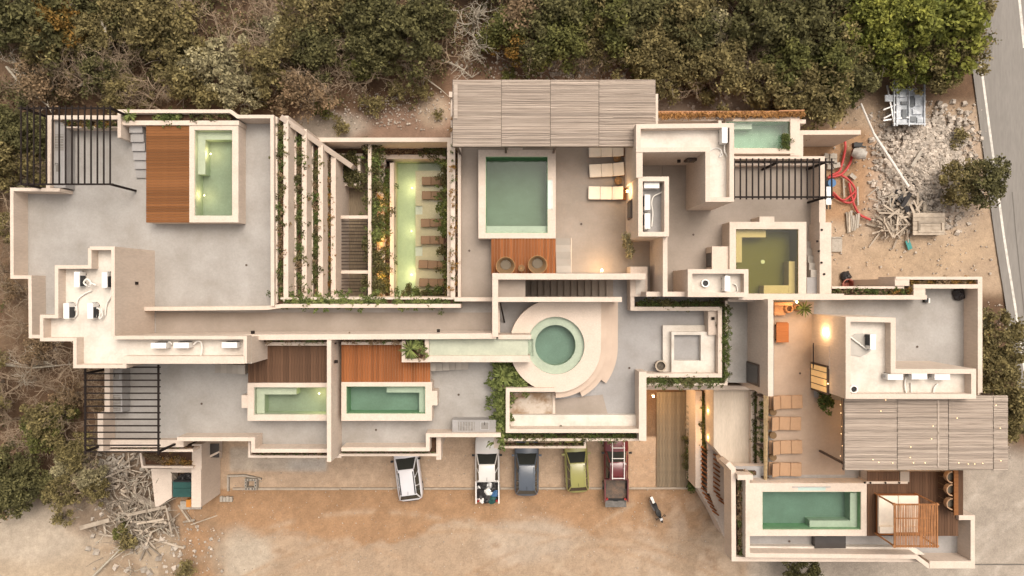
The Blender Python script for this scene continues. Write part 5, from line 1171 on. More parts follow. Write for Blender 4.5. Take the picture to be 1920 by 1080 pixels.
MB().lathe((p.x,p.y,FT),[(0,0),(.26,0),(.31,.35),(.33,.7),(.28,.7),(.26,.3),(0,.3)],20).build('drum', mat('barrel_brown',(.17,.13,.09),.8,var=.2,scale=6), t); MB().lathe((p.x,p.y,FT),[(.27,.7),(.35,.7),(.36,.74),(.27,.74),(.27,.7)],20).build('rim', M['wood_grey'], t); MB().cyl((p.x,p.y,FT),.26,.3,.55,12).build('ash', mat('ash',(.14,.115,.09),.95,var=.3,scale=8), t)
# bar stools and counter
t = thing('bar_counter', 'long wooden bar counter at the right edge of the cabana deck', 'counter', W(1797,925,7.5)); MB().pbox(1789,882,1797,966,8.55,8.48).build('top', M['wood_l'], t); MB().pbox(1797,880,1806,966,8.5,7.4).build('front', M['wood_d'], t)
for k,y in enumerate((893,917,943)):
    t = thing('bar_stool', '%s bar stool with round tan back at the wooden counter' % ('topmost','middle','lowest')[k], 'bar stool', W(1781,y,7.52), 'bar stools at the wooden counter'); p = W(1781,y,8.3)
    MB().lathe((p.x,p.y,7.52),[(0,.68),(.26,.68),(.28,.74),(.22,.77),(0,.76)],18).build('seat', mat('dark_seat',(.12,.10,.075),.9,var=.1), t)
    vs = []; n = 14; rr_ = []
    for q in range(n+1):
        a = math.pi*.5+math.pi*q/n; c,s = math.cos(a),math.sin(a); rr_.append([Vector((p.x+.27*c,p.y+.27*s,8.2)),Vector((p.x+.34*c,p.y+.34*s,8.2)),Vector((p.x+.36*c,p.y+.36*s,8.55)),Vector((p.x+.30*c,p.y+.30*s,8.55))])
    MB().loft(rr_).build('backrest', M['tan'], t, smooth=False)
    for a in (.8,2.4,3.9,5.5): MB().tube([(p.x+.15*math.cos(a),p.y+.15*math.sin(a),8.2),(p.x+.28*math.cos(a),p.y+.28*math.sin(a),7.52)],.02,6).build('leg', M['wicker'], t)
# cabana
t = thing('cabana', 'bamboo-slatted cabana daybed with cream mattresses on the brown deck', 'cabana', W(1690,965,7.52)); zt = 9.7; zb = 7.52
MB().pbox(1648,929,1724,1003,7.95,7.6).build('bed_base', M['wood'], t)
A_, B_ = (1645,927,1726,1004), (1677,946,1757,1024)
MB().pbox(1648,930,1684,1000,8.1,7.96).build('mattress', M['cushion'], t); MB().pbox(1685,930,1722,1000,8.1,7.96).build('mattress', M['cushion'], t); MB().pbox(1650,988,1722,1000,8.32,8.1).build('bolster', M['cushion'], t)
q0 = W(1677,946,zt); q1 = W(1757,1024,zt)
for (x,y) in ((q0.x,q0.y),(q1.x,q0.y),(q0.x,q1.y),(q1.x,q1.y)): MB().tube([(x,y,zb),(x,y,zt)],.055,7).build('post', M['bamboo'], t)
for (a,b) in (((q0.x-.1,q0.y),(q1.x+.1,q0.y)),((q0.x-.1,q1.y),(q1.x+.1,q1.y)),((q0.x,q0.y+.1),(q0.x,q1.y-.1)),((q1.x,q0.y+.1),(q1.x,q1.y-.1))): MB().tube([(*a,zt),(*b,zt)],.055,7).build('beam', M['bamboo'], t)
n = 27
for k in range(n):
    x = q0.x+(q1.x-q0.x)*(k+.5)/n; MB().tube([(x+random.uniform(-.02,.02),q0.y+.06,zt+.07),(x+random.uniform(-.02,.02),(q0.y+q1.y)/2,zt+.07+random.uniform(-.01,.02)),(x+random.uniform(-.02,.02),q1.y-.06,zt+.07)],random.uniform(.024,.034) if k < 15 else .036,6).build('cane', M['bamboo'], t)
for f in (.33,.68): MB().tube([(q0.x,q0.y+(q1.y-q0.y)*f,zt+.0),(q1.x,q0.y+(q1.y-q0.y)*f,zt+.0)],.035,6).build('cross_cane', M['bamboo'], t)
# refuse bag, block, pots at the right terrace
def bag(label, px, py, z, s, m='blackbag', group='black bags'):
    rr = random.Random(int(px)); p = W(px,py,z+.3); mb = MB(); mb.lathe((0,0,0),[(.02,s*1.0),(s*.35,s*.92),(s*.8,s*.65),(s,s*.3),(s*.8,0)],12); mb.v = [(p.x+v[0]*rr.uniform(.75,1.2),p.y+v[1]*rr.uniform(.8,1.3),z+v[2]*rr.uniform(.85,1.1)) for v in mb.v]
    return tag(mb.build('refuse_bag', M[m]), label, 'bag')
bag('crumpled black refuse bag in the top right corner of the east terrace',1801,551,FT,.42)
t = thing('crate','small dark crate with a white side by the inner parapet corner','crate',W(1740,564,FT)); MB().pbox(1735,559,1741,567,FT+.3,FT).build('box', M['trim'], t); MB().pbox(1741.2,559,1744,568,FT+.32,FT).build('side_panel', M['white'], t)
bag('black plastic bag on the dirt beside the red tub',1588,519,0,.42)
t = thing('red_tub','dull red tub half hidden by the planter wall','tub',W(1591,534,0)); p = W(1591,534,.4); MB().lathe((p.x,p.y,0),[(0,.05),(.32,0),(.42,.4),(.36,.4),(.28,.06)],18).build('bowl', mat('dull_red',(.30,.09,.06),.6,var=.1), t); MB().lathe((p.x,p.y,0),[(.40,.38),(.45,.40),(.45,.43),(.40,.43),(.40,.38)],18).build('rim', mat('dull_red_rim',(.35,.13,.09),.6,var=.1), t)

# wall lamps with a real lamp in each
def sconce(label, p, watts, facing, vis=True):
    t = thing('wall_lamp', label, 'wall lamp', p, 'lit wall lamps'); p = Vector(p); f = Vector(facing)
    MB().obox(p-f*.03,(.08+.10*abs(f.y),.08+.10*abs(f.x),.22)).build('case', M['white'], t); g_l = MB().cyl(p+f*.05,.07,.10,.16,12).build('bulb', M['bulb'], t)
    lamp(t, p+f*.16+Vector((0,0,.22)), watts, (1.0,.66,.33), .05); lamp(t, p+f*.16+Vector((0,0,-.25)), watts*.8, (1.0,.66,.33), .05)
xs_ = W(1586,0,RP).x; sconce('glowing wall lamp on the east tower wall above the lattice shutter', (xs_-.06, W(0,623,FT+1.9).y, FT+1.9), 32, (-1,0,0))
xs_ = W(1194,0,RP).x; sconce('glowing wall lamp beside the lowest cream lounger', (xs_-.06, W(0,359,FT+1.7).y, FT+1.7), 26, (-1,0,0))
sconce('glowing wall lamp above the terracotta jar and palm in the lounge court', (W(1492,563,FT+1.8).x, W(0,564.5,FT+1.8).y, FT+1.8), 42, (0,-1,0))
sconce('wall lamp on the long wall lighting the lower right of the north terrace', (W(1128,512,FT+1.2).x, W(0,511,FT+1.4).y+.1, FT+1.2), 40, (0,1,0))
sconce('glowing wall lamp in the dark corner at the top of the boardwalk lane', (W(1224,742,2.2).x, W(0,741,2.2).y, 2.2), 130, (0,-1,0))
for (x,y,e,l) in ((1331,770,34,'upper'),(1331,820,34,'lower')):
    t = thing('strip_light','%s hidden strip light along the amber ledge beside the lane' % l,'strip light',W(x,y,2.95),'warm hidden strip lights'); MB().pbox(x-1,y-8,x+1,y+8,2.96,2.92).build('case', M['bulb'], t); lamp(t, W(x-4,y,3.3), e, (1,.55,.15), .1)
for (x,y,e,l) in ((714,380,34,'upper'),(714,450,44,'middle'),(714,520,60,'lower')):
    t = thing('garden_lamp','%s amber garden lamp among the court rocks' % l,'garden lamp',W(x,y,.6),'amber garden lamps'); MB().cyl(W(x,y,.62),.06,0,.2,10).build('case', M['bulb'], t); lamp(t, W(x,y,1.5), e, (1,.55,.14), .1)
t = thing('window_lamp','warm lamp glowing in the lit window of the east tower','lamp',W(1575,716,FT)); MB().cyl((W(1586,0,RP).x-.16,W(0,709,FT).y,FT+2.5),.04,0,.06,8).build('bulb', M['bulb'], t); lamp(t,(W(1586,0,RP).x-.45,W(0,709,FT).y,FT+2.2),6,(1,.6,.25),.05)
# string lights under the right reed roof
for (x,y,zz) in ((1576,759,9.8),(1577,774.5,9.8),(1578,799.5,9.8),(1577.5,813.5,9.8),(1579.5,836,9.8),(1576,855,9.8),(1661,750,10.2),(1652,771,10.2),(1707,858,10.2),(1713,868,10.2),(1637,862,10.2),(1648,867,10.2),(1674,868,10.2),(1750,799,10.2),(1747,823,10.2),(1735,868,10.2),(1798,868,10.2),(1816,870,10.2),(1828,870,10.2),(1843,869,10.2),(1795,784,10.2),(1868,760,10.2),(1876,803,10.2),(1877,864,10.2),(1708,838,10.2)):
    lab = 'tiny warm bulb strung along the left edge of the right reed roof' if x < 1583 else 'tiny warm bulb glowing on the right reed roof'
    bo = MB().lathe((0,0,0),[(0,.025),(.023,0),(.02,-.03),(0,-.04)],8).build('string_bulb', M['bulb']); bo.location = W(x,y,zz); tag(bo, lab, 'light bulb', lab)
t = thing('light_string','thin cable carrying bulbs along the left edge of the right reed roof','cable',W(1578,800,9.8)); MB().tube([W(1578+random.uniform(-1,1),y,9.86) for y in range(744,880,8)],.012,4).build('cable', M['black'], t)
for e,(x,y) in enumerate(((1640,810),(1740,820))):
    t = thing('pendant_lamp','%s pendant lamp hanging under the right reed roof' % ('left','right')[e],'lamp',W(x,y,9.3),'pendants under the reed roof'); MB().cyl(W(x,y,9.1),.12,0,.2,10).build('shade', M['bulb'], t); lamp(t, W(x,y,8.9), 60, (1,.62,.28), .12)

# ================================================================== LANE, YARD AND BUILDING SITE
for k in range(7):
    p = W(1297-k*.35,742+10.6*k,.75); t = thing('concrete_ring', '%s of seven upright pale clay rings beside the boardwalk' % ('first','second','third','fourth','fifth','sixth','seventh')[k], 'pipe ring', (p.x,p.y,0), 'row of upright pale rings by the boardwalk')
    MB().lathe((p.x,p.y,0),[(.17,0),(.215,0),(.215,.75),(.165,.75),(.17,0)],20).build('wall', M['block'], t); MB().cyl((p.x,p.y,0),.17,.05,.3,12).build('fill', M['soil'], t)
# bin enclosure
t = thing('bin_enclosure','cream walled bin enclosure at the lower left corner of the building','enclosure',W(340,900,0))
MB().pbox(359,838,377,951,3.1,0).build('wall', M['wall'], t); MB().pprism([(359,938),(376,938),(376,951),(362,951)],3.11,0).build('wall', M['wall'], t); MB().pprism([(283,879),(322,879),(322,933),(297,950),(291,950)],.9,0).build('ramp_wall', M['wall'], t)
MB().band([(263,850),(267,875.5),(362,876)],.14,3.6,0).build('planter_front', M['wall'], t); MB().pbox(266,848,360,874,3.3,0).build('planter_soil', M['soil'], t); MB().pbox(322,878,360,886,1.6,0).build('wall', M['wall'], t); MB().pbox(360,833,378,880,3.3,0).build('wall', M['wall'], t)
t = thing('dark_door','dark metal door set in the passage beside the bin enclosure','door',W(395,845,1)); MB().pbox(384,832,410,858,2.0,1.9).build('panel', M['dark'], t); MB().pprism([(384,858),(410,846),(413,848),(386,862)],2.05,1.85).build('frame', M['wall'], t)
t = thing('dumpster','dark green dumpster with bags inside the bin enclosure','dumpster',W(340,912,0)); MB().pbox(324,902,358,932,1.25,.1).build('body', M['greencover'], t); MB().pbox(325,916,358,931.5,1.32,1.255).build('lid', M['greencover'], t); MB().pbox(325,901,358,904,1.34,1.2).build('hinge_bar', M['trim'], t)
for k,(x,y) in enumerate(((337,898),(348,894),(356,898))): bag('dark rubbish bag behind the green dumpster, %s of three' % ('left','middle','right')[k],x,y,.9,.3)
t = thing('orange_barrier','orange plastic barrier lying under the bin enclosure edge','barrier',W(352,944,0)); MB().pbox(349,937,357,951,.5,0).build('panel', M['orange'], t); MB().pbox(356.5,936,358,952,.55,0).build('post', M['orange'], t); 
t = thing('concrete_pad','pale concrete pad beside the orange barrier','pad',W(345,948,0)); MB().pbox(338,940,358,952,.12,-.05).build('slab', M['block'], t); MB().pbox(337,951,377,955,.14,-.05).build('edge', M['block'], t)
# hollow block column base
t = thing('block_shaft','square shaft of hollow concrete blocks on the gravel','block stack',W(469,909,0))
for (x0,y0,x1,y1) in ((458.5,898,470,902),(470.3,898,481,902),(458.5,914.5,470,919),(470.3,914.5,481,919),(458.5,902.4,462,914),(477,902.4,481,914)):
    b = MB().pbox(x0,y0,x1,y1,.45,0).build('block', M['block'], t)
    hx = x1-x0 > y1-y0
    for f in (.25,.7):
        if hx: MB().pbox(x0+(x1-x0)*(f-.12),y0+1,x0+(x1-x0)*(f+.12),y1-1,.455,.40).build('hollow', M['trim'], b)
        else: MB().pbox(x0+1,y0+(y1-y0)*(f-.12),x1-1,y0+(y1-y0)*(f+.12),.455,.40).build('hollow', M['trim'], b)
t = thing('gravel_pit','stone-filled pit with a pale kerb beside the hollow block shaft','pit',W(440,905,0)); MB().band([(427,921),(427,893),(458,892),(489,899)],.12,.2,-.1).build('kerb', M['block'], t)
stuff(rocks('pebbles', scat(160,429,895,457,918,.04,.13), 'stone')).parent = t
t = thing('block_fragment','broken hollow blocks lying right of the bin enclosure','blocks',W(420,936,0)); 
for k in range(4): MB().pbox(412+6*k,931+k%2,417+6*k,941,.2,0).build('block', M['block'], t)
# timber heap lower left
t = thing('timber_heap','tangled heap of weathered scrap planks at the lower left','scrap heap',W(250,930,0))
def heap(t, n, cx, cy, rx, ry, Lr, seed, m='wood_grey', hmax=.9, wr=(.08,.28)):
    rr = random.Random(seed)
    for k in range(n):
        x = rr.gauss(cx,rx); y = rr.gauss(cy,ry); d = ((x-cx)/rx)**2+((y-cy)/ry)**2; z = hmax*math.exp(-d/2.5)*rr.uniform(.2,1)+.06; a = rr.uniform(0,6.28); Ln = rr.uniform(*Lr); w_ = rr.uniform(*wr)
        p = W(x,y,z); MB().obox(p,(Ln,w_,.045),(rr.uniform(-.15,.15),rr.uniform(-.18,.18),a)).build('plank', M[m], t)
heap(t, 120, 238, 925, 30, 52, (.3,1.3), 3, wr=(.04,.16)); heap(t, 45, 285, 985, 28, 22, (.6,2.3), 5, wr=(.04,.16))
rr = random.Random(9)
for k in range(240):
    x = rr.gauss(245,40); y = rr.gauss(955,52); a = rr.uniform(0,6.28); Ln = rr.uniform(.5,1.8); p = W(x,y,rr.uniform(.2,1.0)); q = p+Vector((math.cos(a)*Ln,math.sin(a)*Ln,rr.uniform(-.2,.2)))
    MB().tube([p,(p+q)/2+Vector((rr.uniform(-.15,.15),rr.uniform(-.15,.15),.05)),q],rr.uniform(.015,.045),4,.01).build('branch', M['bark'] if k % 3 else M['bark_pale'], t)
for (x0,y0,x1,y1,w_,z) in ((150,990,205,975,.30,.6),(251,978,312,979,.12,.7),(252,988,315,985,.12,.6),(252,930,292,950,.5,.5),(312,952,322,1000,.12,.9),(238,966,312,950,.22,.8),(198,895,262,868,.07,1.3),(170,880,240,905,.05,.8)): MB().beam(W(x0,y0,z),W(x1,y1,z),w_,.07).build('plank', M['wood_grey'], t)
heap(t, 70, 205, 880, 22, 14, (.2,.6), 8, 'block', .5, (.1,.25))
# debris on the right building site
t = thing('scrap_heap','pile of broken boards and pipes around black plastic on the building site','scrap heap',W(1680,410,0))
heap(t, 60, 1672, 415, 15, 19, (.6,1.8), 12, wr=(.05,.16)); heap(t, 40, 1705, 385, 25, 14, (.4,1.4), 13, 'wood_grey'); heap(t, 13, 1665, 372, 18, 10, (.5,1.3), 14, 'block', .6, (.04,.09)); heap(t, 8, 1698, 375, 10, 10, (.5,1.2), 15, 'blackbag', .8, (.3,.6))
t = thing('formwork_table','low weathered formwork table of boards beside the scrap heap','table',W(1742,420,0))
for k in range(5): MB().pbox(1712,399+8.4*k,1772,406.8+8.4*k,.75+.004*k,.69).build('board', M['wood_grey'], t)
for (x,y) in ((1714,401),(1767,401),(1714,436),(1767,436)): MB().pbox(x,y,x+3,y+3,.69,0).build('leg', M['wood_grey'], t)
for (x0,y0,x1,y1) in ((1722,414,1772,418),(1722,432,1770,436),(1722,418,1726,432),(1766,418,1770,432)): MB().pbox(x0,y0,x1,y1,.84,.755).build('edge_batten', M['wood_grey'], t)
t = thing('long_pipe','long pale pipe leaning across the rubble','pipe',W(1657,270,1)); MB().tube([W(1614,194,1.0),W(1640,254,.9)],.07,8).build('upper_length', M['pipe'], t); MB().tube([W(1639.5,253,.9),W(1703,350,.7)],.10,8).build('lower_length', M['pipe'], t)
tag(MB().obox(W(1718,298,.75),(1.3,.22,.12),(0,0,1.0)).build('stone_post', M['block']),'short broken concrete post lying on the rubble','post'); 
t = thing('teal_tarp','small teal tarp end sticking out of the scrap heap','tarp',W(1703,458,0)); MB().obox(W(1704,459,.2),(.35,.7,.05),(.1,.1,.4)).build('sheet', mat('teal',(.06,.26,.24),.6,var=.15), t); MB().tube([W(1700,430,.3),W(1703,455,.25)],.06,6).build('pole', M['wood_grey'], t)
# grey-white metal rig
t = thing('metal_rig','bluish white open metal machine frame at the forest edge','machine frame',W(1700,200,0)); mr_ = mat('rig_white',(.58,.60,.63),.5,col2=(.36,.38,.40),scale=2.5,contrast=(.4,.6)); mg = mat('rig_grey',(.16,.17,.18),.5,var=.2)
MB().pbox(1681,166,1734,233,1.0,.85).build('bed', mr_, t)
for y in (166,178,231): MB().pbox(1676,y,1736,y+2.5,1.12,1.0).build('cross_rail', mr_, t)
for x in (1676,1681,1704,1733): MB().pbox(x,150,x+2.2,236,1.16,1.02).build('side_rail', mr_, t)
for (x0,y0,x1,y1,m2) in ((1690,190,1702,196,mg),(1707,180,1714,200,mg),(1712,204,1728,214,mr_),(1692,205,1700,222,mg),(1716,184,1726,198,mr_),(1660,178,1674,190,mr_),(1687,172,1698,182,mr_),(1706,218,1718,228,mg),(1720,220,1731,230,mr_)): MB().pbox(x0,y0,x1,y1,1.12+J(),1.0).build('box', m2, t)
for (x0,y0,x1,y1) in ((1656,206,1684,195),(1657,222,1684,208),(1656,226,1704,220),(1663,160,1676,230)): MB().beam(W(x0,y0,.9),W(x1,y1,1.1),.09,.09).build('strut', M['steelgrey'], t)
for (x,y) in ((1683,170),(1730,170),(1683,228),(1730,228)): MB().pbox(x,y,x+3,y+3,.9,0).build('leg', mg, t)
# cement mixer
t = thing('cement_mixer','pale tilted cement mixer drum with dark frame beside the red hoses','cement mixer',W(1610,285,0)); c = W(1611,288,.9); mb = MB(); mb.lathe((0,0,0),[(0,-.5),(.28,-.45),(.42,-.1),(.42,.1),(.26,.48),(.22,.48),(.36,.1),(0,-.3)],18)
Rm = Euler((0,1.25,-.35)).to_matrix(); mb.v = [tuple(Rm@Vector(v)+c) for v in mb.v]; mb.build('drum', mat('cement_grey',(.47,.43,.38),.8,var=.2,scale=4), t)
for (a,b) in (((1598,275),(1618,268)),((1597,290),(1604,272)),((1600,270),(1622,276))): MB().beam(W(*a,.7),W(*b,.9),.1,.1).build('frame', M['trim'], t)
MB().obox(W(1607,272,.9),(.6,.3,.35)).build('motor', M['trim'], t)
for s in (-1,1): MB().cyl(W(1604,281+s*9,0),.2,0,.15,12).build('wheel', M['tyre'], t)
hose([(1584,263),(1585,280),(1578,310),(1572,322),(1556,330)],.25,.09,'redhose','red corrugated hose curving down from the garden wall','hose','red hoses on the building site','red_hose',8)
hose([(1600,280),(1594,305),(1580,325),(1565,331),(1552,333)],.3,.09,'redhose','red corrugated hose running from the cement mixer','hose','red hoses on the building site','red_hose',8)
hose([(1556,331),(1575,328),(1594,340),(1604,358),(1600,376),(1588,380),(1570,372),(1560,364)],.2,.08,'redhose','red hose looping down beside the black pergola','hose','red hoses on the building site','red_hose',8)
hose([(1592,343),(1596,365),(1602,385),(1612,402),(1632,412)],.2,.09,'redhose','red hose trailing off to the lower right','hose','red hoses on the building site','red_hose',8)
hose([(1562,360),(1580,375),(1596,366),(1605,356)],.35,.07,'redhose','short red hose crossing the loop','hose','red hoses on the building site','red_hose',8)
tag(MB().obox(W(1599,331,.15),(.5,.28,.15),(0,0,-.7)).build('loose_block', M['block']),'single pale block lying right of the red hoses','block')
t = thing('board_stack','stack of pale boards leaning below the red hoses','boards',W(1596,412,0))
for k in range(6): MB().obox(W(1589+4*k,418-2*(k%3),.1+.05*k),(.14+.03*(k%2),1.5 if k < 3 else 1.1,.05),(0,0,random.uniform(-.12,.12))).build('board', M['wood_grey'] if k < 2 else M['block'], t)
t = thing('long_boards','two long thin boards lying upright beside the wall','boards',W(1592,370,0)); MB().beam(W(1581,330,.12),W(1583,370,.12),.12,.05).build('board', M['wood_grey'], t); MB().beam(W(1608,350,.12),W(1609,385,.12),.12,.05).build('board', M['block'], t)
t = thing('paving_slab','square pale paving slab against the stair wall','slab',W(1569,457,0)); MB().pbox(1560,444,1579,472,.12,0).build('slab', M['block'], t); MB().pbox(1560,444,1579,446,.2,0).build('edge', M['block'], t)
t = thing('sandbag_stack','stack of beige cement bags by the pergola end','bags',W(1560,298,0))
for k,(x,y) in enumerate(((1551,293),(1562,293),(1551,303),(1562,303),(1557,313),(1568,310))): MB().obox(W(x,y,.2+.12*(k%2)),(.5,.36,.2),(0,0,random.uniform(-.2,.2))).build('bag', M['block'], t)
t = thing('blue_drum','small blue drum half hidden under the pergola end','drum',W(1560,343,0)); p = W(1560,343,.6); MB().cyl((p.x,p.y,0),.28,0,.58,16).build('body', M['blue'], t); MB().cyl((p.x,p.y,0),.30,.58,.62,16).build('lid', M['blue'], t)
t = thing('wheelbarrow','grey-white sheet metal barrow left below the pergola end','barrow',W(1554,365,0)); MB().pbox(1549,350,1559,384,.6,.5).build('tray', M['steelgrey'], t); MB().pbox(1550,384,1552,392,.5,.4).build('handle', M['trim'], t); MB().pbox(1556,384,1558,392,.5,.4).build('handle', M['trim'], t)
tag(MB().beam(W(1343,221,4.7),W(1374,225,4.6),.10,.10).build('timber_prop', M['brownsteel']),'brown timber prop lying on the wall beside the small green pool','prop')
tag(MB().beam(W(938,568,FT+2.4),W(946,604,FT+.1),.09,.09).build('steel_prop', M['black']),'thin black steel prop in the shaded corner beside the round pool','prop')
# ================================================================== PLANTS IN PLANTERS
def blade_plant(name, label, cat, px, py, z, R, n, m, seed, lift=.5, wd=.05, group=None, up=.3, ztop=None):
    rr = random.Random(seed); p = W(px,py,(ztop if ztop else z+up)); t = thing(name, label, cat, (p.x,p.y,z), group); mb = MB()
    for k in range(n):
        a = rr.uniform(0,6.28); L = R*rr.uniform(.7,1.05); e = rr.uniform(.15,1.0)*lift; d = Vector((math.cos(a),math.sin(a),0)); s = Vector((-d.y,d.x,0))*wd*.5; b = Vector((p.x,p.y,z+up*rr.uniform(.6,1)))
        q1 = b+d*L*.4+Vector((0,0,e*L*.7)); q2 = b+d*L*.75+Vector((0,0,e*L*.75)); q3 = b+d*L+Vector((0,0,e*L*.45))
        mb.add([b-s*.5,b+s*.5,q1+s,q1-s,q2+s*.8,q2-s*.8,q3],[(0,1,2,3),(3,2,4,5),(5,4,6)])
    mb.build('leaves', M[m], t); MB().tube([(p.x,p.y,z),(p.x,p.y,z+up)],.05,6,.04).build('stem', M['bark'], t); return t
blade_plant('yucca','spiky green yucca spilling over the white planter box','plant',769,655,8.45,.75,46,'leaf_blade',1,.5,.07)
blade_plant('palm_plant','dark spiky potted palm in the lounge court corner','plant',1508,579,FT,.62,34,'leaf_plant',2,.6,.07,up=.7)
blade_plant('spider_plant','spiky green plant at the left end of the north planter','plant',243,216,PT-.2,.55,34,'leaf_blade',3,.5,.06)
blade_plant('spider_plant','big bladed plant in the wedge bed left of the round pool','plant',945,704,FT+.6,.85,50,'leaf_blade',4,.6,.09)
blade_plant('spider_plant','small bladed plant under the curve of the round pool deck','plant',975,719,FT+.6,.55,36,'leaf_blade',5,.6,.06)
# potted olive sapling
t = thing('olive_sapling','slender grey-green sapling standing alone on the north terrace','plant',W(1177,462,FT)); V, Q = leaf_quads(np.array([[0,0,1.5],[.15,-.3,1.2],[-.1,.35,1.7],[.2,-.55,.9],[0,.1,1.1],[-.2,.5,1.9]])*np.array([1,1,.9]), np.array([.3]*6), 420, .25, 5, aspect=.42)
c = bpy.data.objects.new('leaves', npmesh('leaves', V, Q, M['leaf_sage'])); COL.objects.link(c); c.parent = t
p = W(1177,460,FT+1.2); t.location = (p.x,p.y,FT); ORG[t.name] = Vector(t.location); MB().tube([(p.x,p.y,FT),(p.x+.05,p.y+.1,FT+1.7)],.025,6,.01).build('stem', M['bark'], t)
for (x,y,s,l) in ((1547,748,.5,'dark leafy shrub beside the lit window of the east tower'),(1551,757,.35,'small round green bush in front of the right reed roof')):
    t = thing('potted_shrub', l, 'plant', W(x,y,FT), 'potted shrubs in the lounge court'); p = W(x,y,FT+.6); r = np.random.default_rng(int(x)); V, Q = leaf_quads(r.normal(size=(12,3))*.6*s+np.array([0,0,.7]), np.full(12,.3*s+.08), 420, .17, int(x))
    c = bpy.data.objects.new('foliage', npmesh('foliage', V, Q, M['leaf_plant'])); COL.objects.link(c); c.parent = t; t.location = (p.x,p.y,FT); ORG[t.name] = Vector(t.location)
    MB().lathe((p.x,p.y,FT),[(0,0),(.16,0),(.22,.4),(.17,.4),(0,.3)],14).build('pot', M['terracotta'], t)
# trailing planter plants: clump meshes shared by many copies
CL = {}
def clump(key, m, n, R, size, seed, k=9, squash=1.0, blades=False):
    t = thing('planter_plant','x','plant'); r = np.random.default_rng(seed); C = r.normal(size=(k,3))*np.array([.42,.42,.2])*R+np.array([0,0,.18])
    V, Q = leaf_quads(C, np.full(k,.34*R+.05), n, size, seed, .4, .45); o = bpy.data.objects.new('leaves', npmesh('leaves', V, Q, M[m])); COL.objects.link(o); o.parent = t
    mb = MB(); rr = random.Random(seed)
    for q in range(4): a = rr.uniform(0,6.28); mb.tube([(0,0,-.1),(.2*R*math.cos(a),.2*R*math.sin(a),.25),(.6*R*math.cos(a),.6*R*math.sin(a),.2)],.015,3,.006)
    mb.build('stems', M['twig'], t); CL[key] = [t, 0]
clump('g0','leaf_plant',230,.55,.17,1); clump('g1','leaf_plant',180,.45,.15,2); clump('g2','leaf_blade',170,.5,.22,3); clump('k0','leaf_dark',260,.6,.18,6)
def put(key, px, py, z, label, s=1.0):
    key = key if key in CL else 'g1'
    c = CL[key]; o = c[0] if not c[1] else copy_tree(c[0]); c[1] = 1; p = W(px,py,z+.15); o.location = (p.x,p.y,z); o.rotation_euler = (0,0,random.uniform(0,6.28)); o.scale = (s,s,s); o['label'] = label; o['group'] = label; return o
NROW = [0]
SPEC = {'g0':('leaf_plant',130,.55,.17),'g1':('leaf_plant',110,.45,.15),'g2':('leaf_blade',110,.5,.22),'d0':('leaf_dry',80,.45,.15),'b0':('leaf_brown',90,.4,.14),'k0':('leaf_dark',130,.6,.18),'s0':('leaf_plant',55,.3,.12)}
def row(keys, x0,y0,x1,y1, z, n, label, s=(.6,1.0), jit=2):
    big = s[1] >= .98; NROW[0] += 1; acc = {}
    for k in range(n if big else int(n*1.6)):
        f = (k+random.uniform(.2,.8))/(n if big else int(n*1.6)); x = x0+(x1-x0)*f+random.uniform(-jit,jit); y = y0+(y1-y0)*f+random.uniform(-jit,jit); key = random.choice(keys); sc = random.uniform(*s)
        if big: put(key, x, y, z, label, sc)
        else: acc.setdefault(SPEC[key][0], []).append((key, W(x,y,z+.1), sc))
    for mk, L_ in acc.items():
        Vs = []
        for q,(key,p,sc) in enumerate(L_):
            _,nn,R,size = SPEC[key]; r = np.random.default_rng(NROW[0]*1000+q); C = r.normal(size=(6,3))*np.array([.42,.42,.2])*R+np.array([0,0,.12])
            V, _q = leaf_quads(C, np.full(6,.34*R+.05), int(nn*1.1), size, NROW[0]*1000+q, .4, .45); Vs.append(V*sc+np.array(p))
        V = np.concatenate(Vs); o = bpy.data.objects.new('planter_foliage', npmesh('planter_foliage', V, np.arange(len(V)).reshape(-1,4), M[mk])); COL.objects.link(o); stuff(o); o['label'] = label
for k,((x0,x1,z),(y0,y1)) in enumerate(zip(tiers, ends)):
    xm = (x0+x1)/2; nm_ = ('top','second','third','lowest')[k]
    row(['b0','g1','s0','k0'] if k != 3 else ['b0','d0','s0'], xm,y0+8,xm+1,y1-6, z, 30, 'small leafy plant in the %s stepped planter of the garden court' % nm_, (.6,.97), 2)
    row(['s0','s0','d0'], xm+8,y0+20,xm+9,y1-20, z-.2, 12, 'small sprig trailing over the wall of the %s stepped planter' % nm_, (.4,.75), 4)
row(['k0','g0','k0','g2'], 699,265,704,552, 2.0, 26, 'lush fern-like plant in the tall planter beside the sunken passage', (.85,1.35), 4)
row(['k0','g0','g1'], 726,318,728,548, .7, 20, 'leafy plant between the amber rocks and the court pool', (.6,1.0), 3)
row(['g0','d0'], 712,306,716,548, .7, 14, 'low plant among the amber-lit rocks of the garden court', (.4,.7), 4)
row(['g0','g2','k0'], 837,300,838,545, 1.0, 24, 'leafy plant along the wall behind the court loungers', (.7,1.15), 4)
row(['k0','g0','d0'], 752,549,830,549, .8, 12, 'leafy plant at the lower end of the court pool', (.6,1.0), 4)
row(['k0'], 640,320,668,336, 1.3, 5, 'dark leafy bush in the square bed of the sunken passage', (1.0,1.4), 6)
row(['k0','k0'], 650,318,660,290, 1.1, 4, 'dark leafy bush in the square bed of the sunken passage', (.9,1.2), 6)
row(['k0','g0'], 800,284,834,284, .95, 6, 'dark plant in the top planter of the court pool', (.8,1.1), 3); row(['b0','k0'], 715,284,795,284, .95, 6, 'dark plant in the top planter of the court pool', (.4,.7), 2)
row(['g2','g0','g2','b0'], 530,565.5,856,565.5, PT-.35, 26, 'green plant spilling from the long planter above the corridor', (.55,1.0), 2)
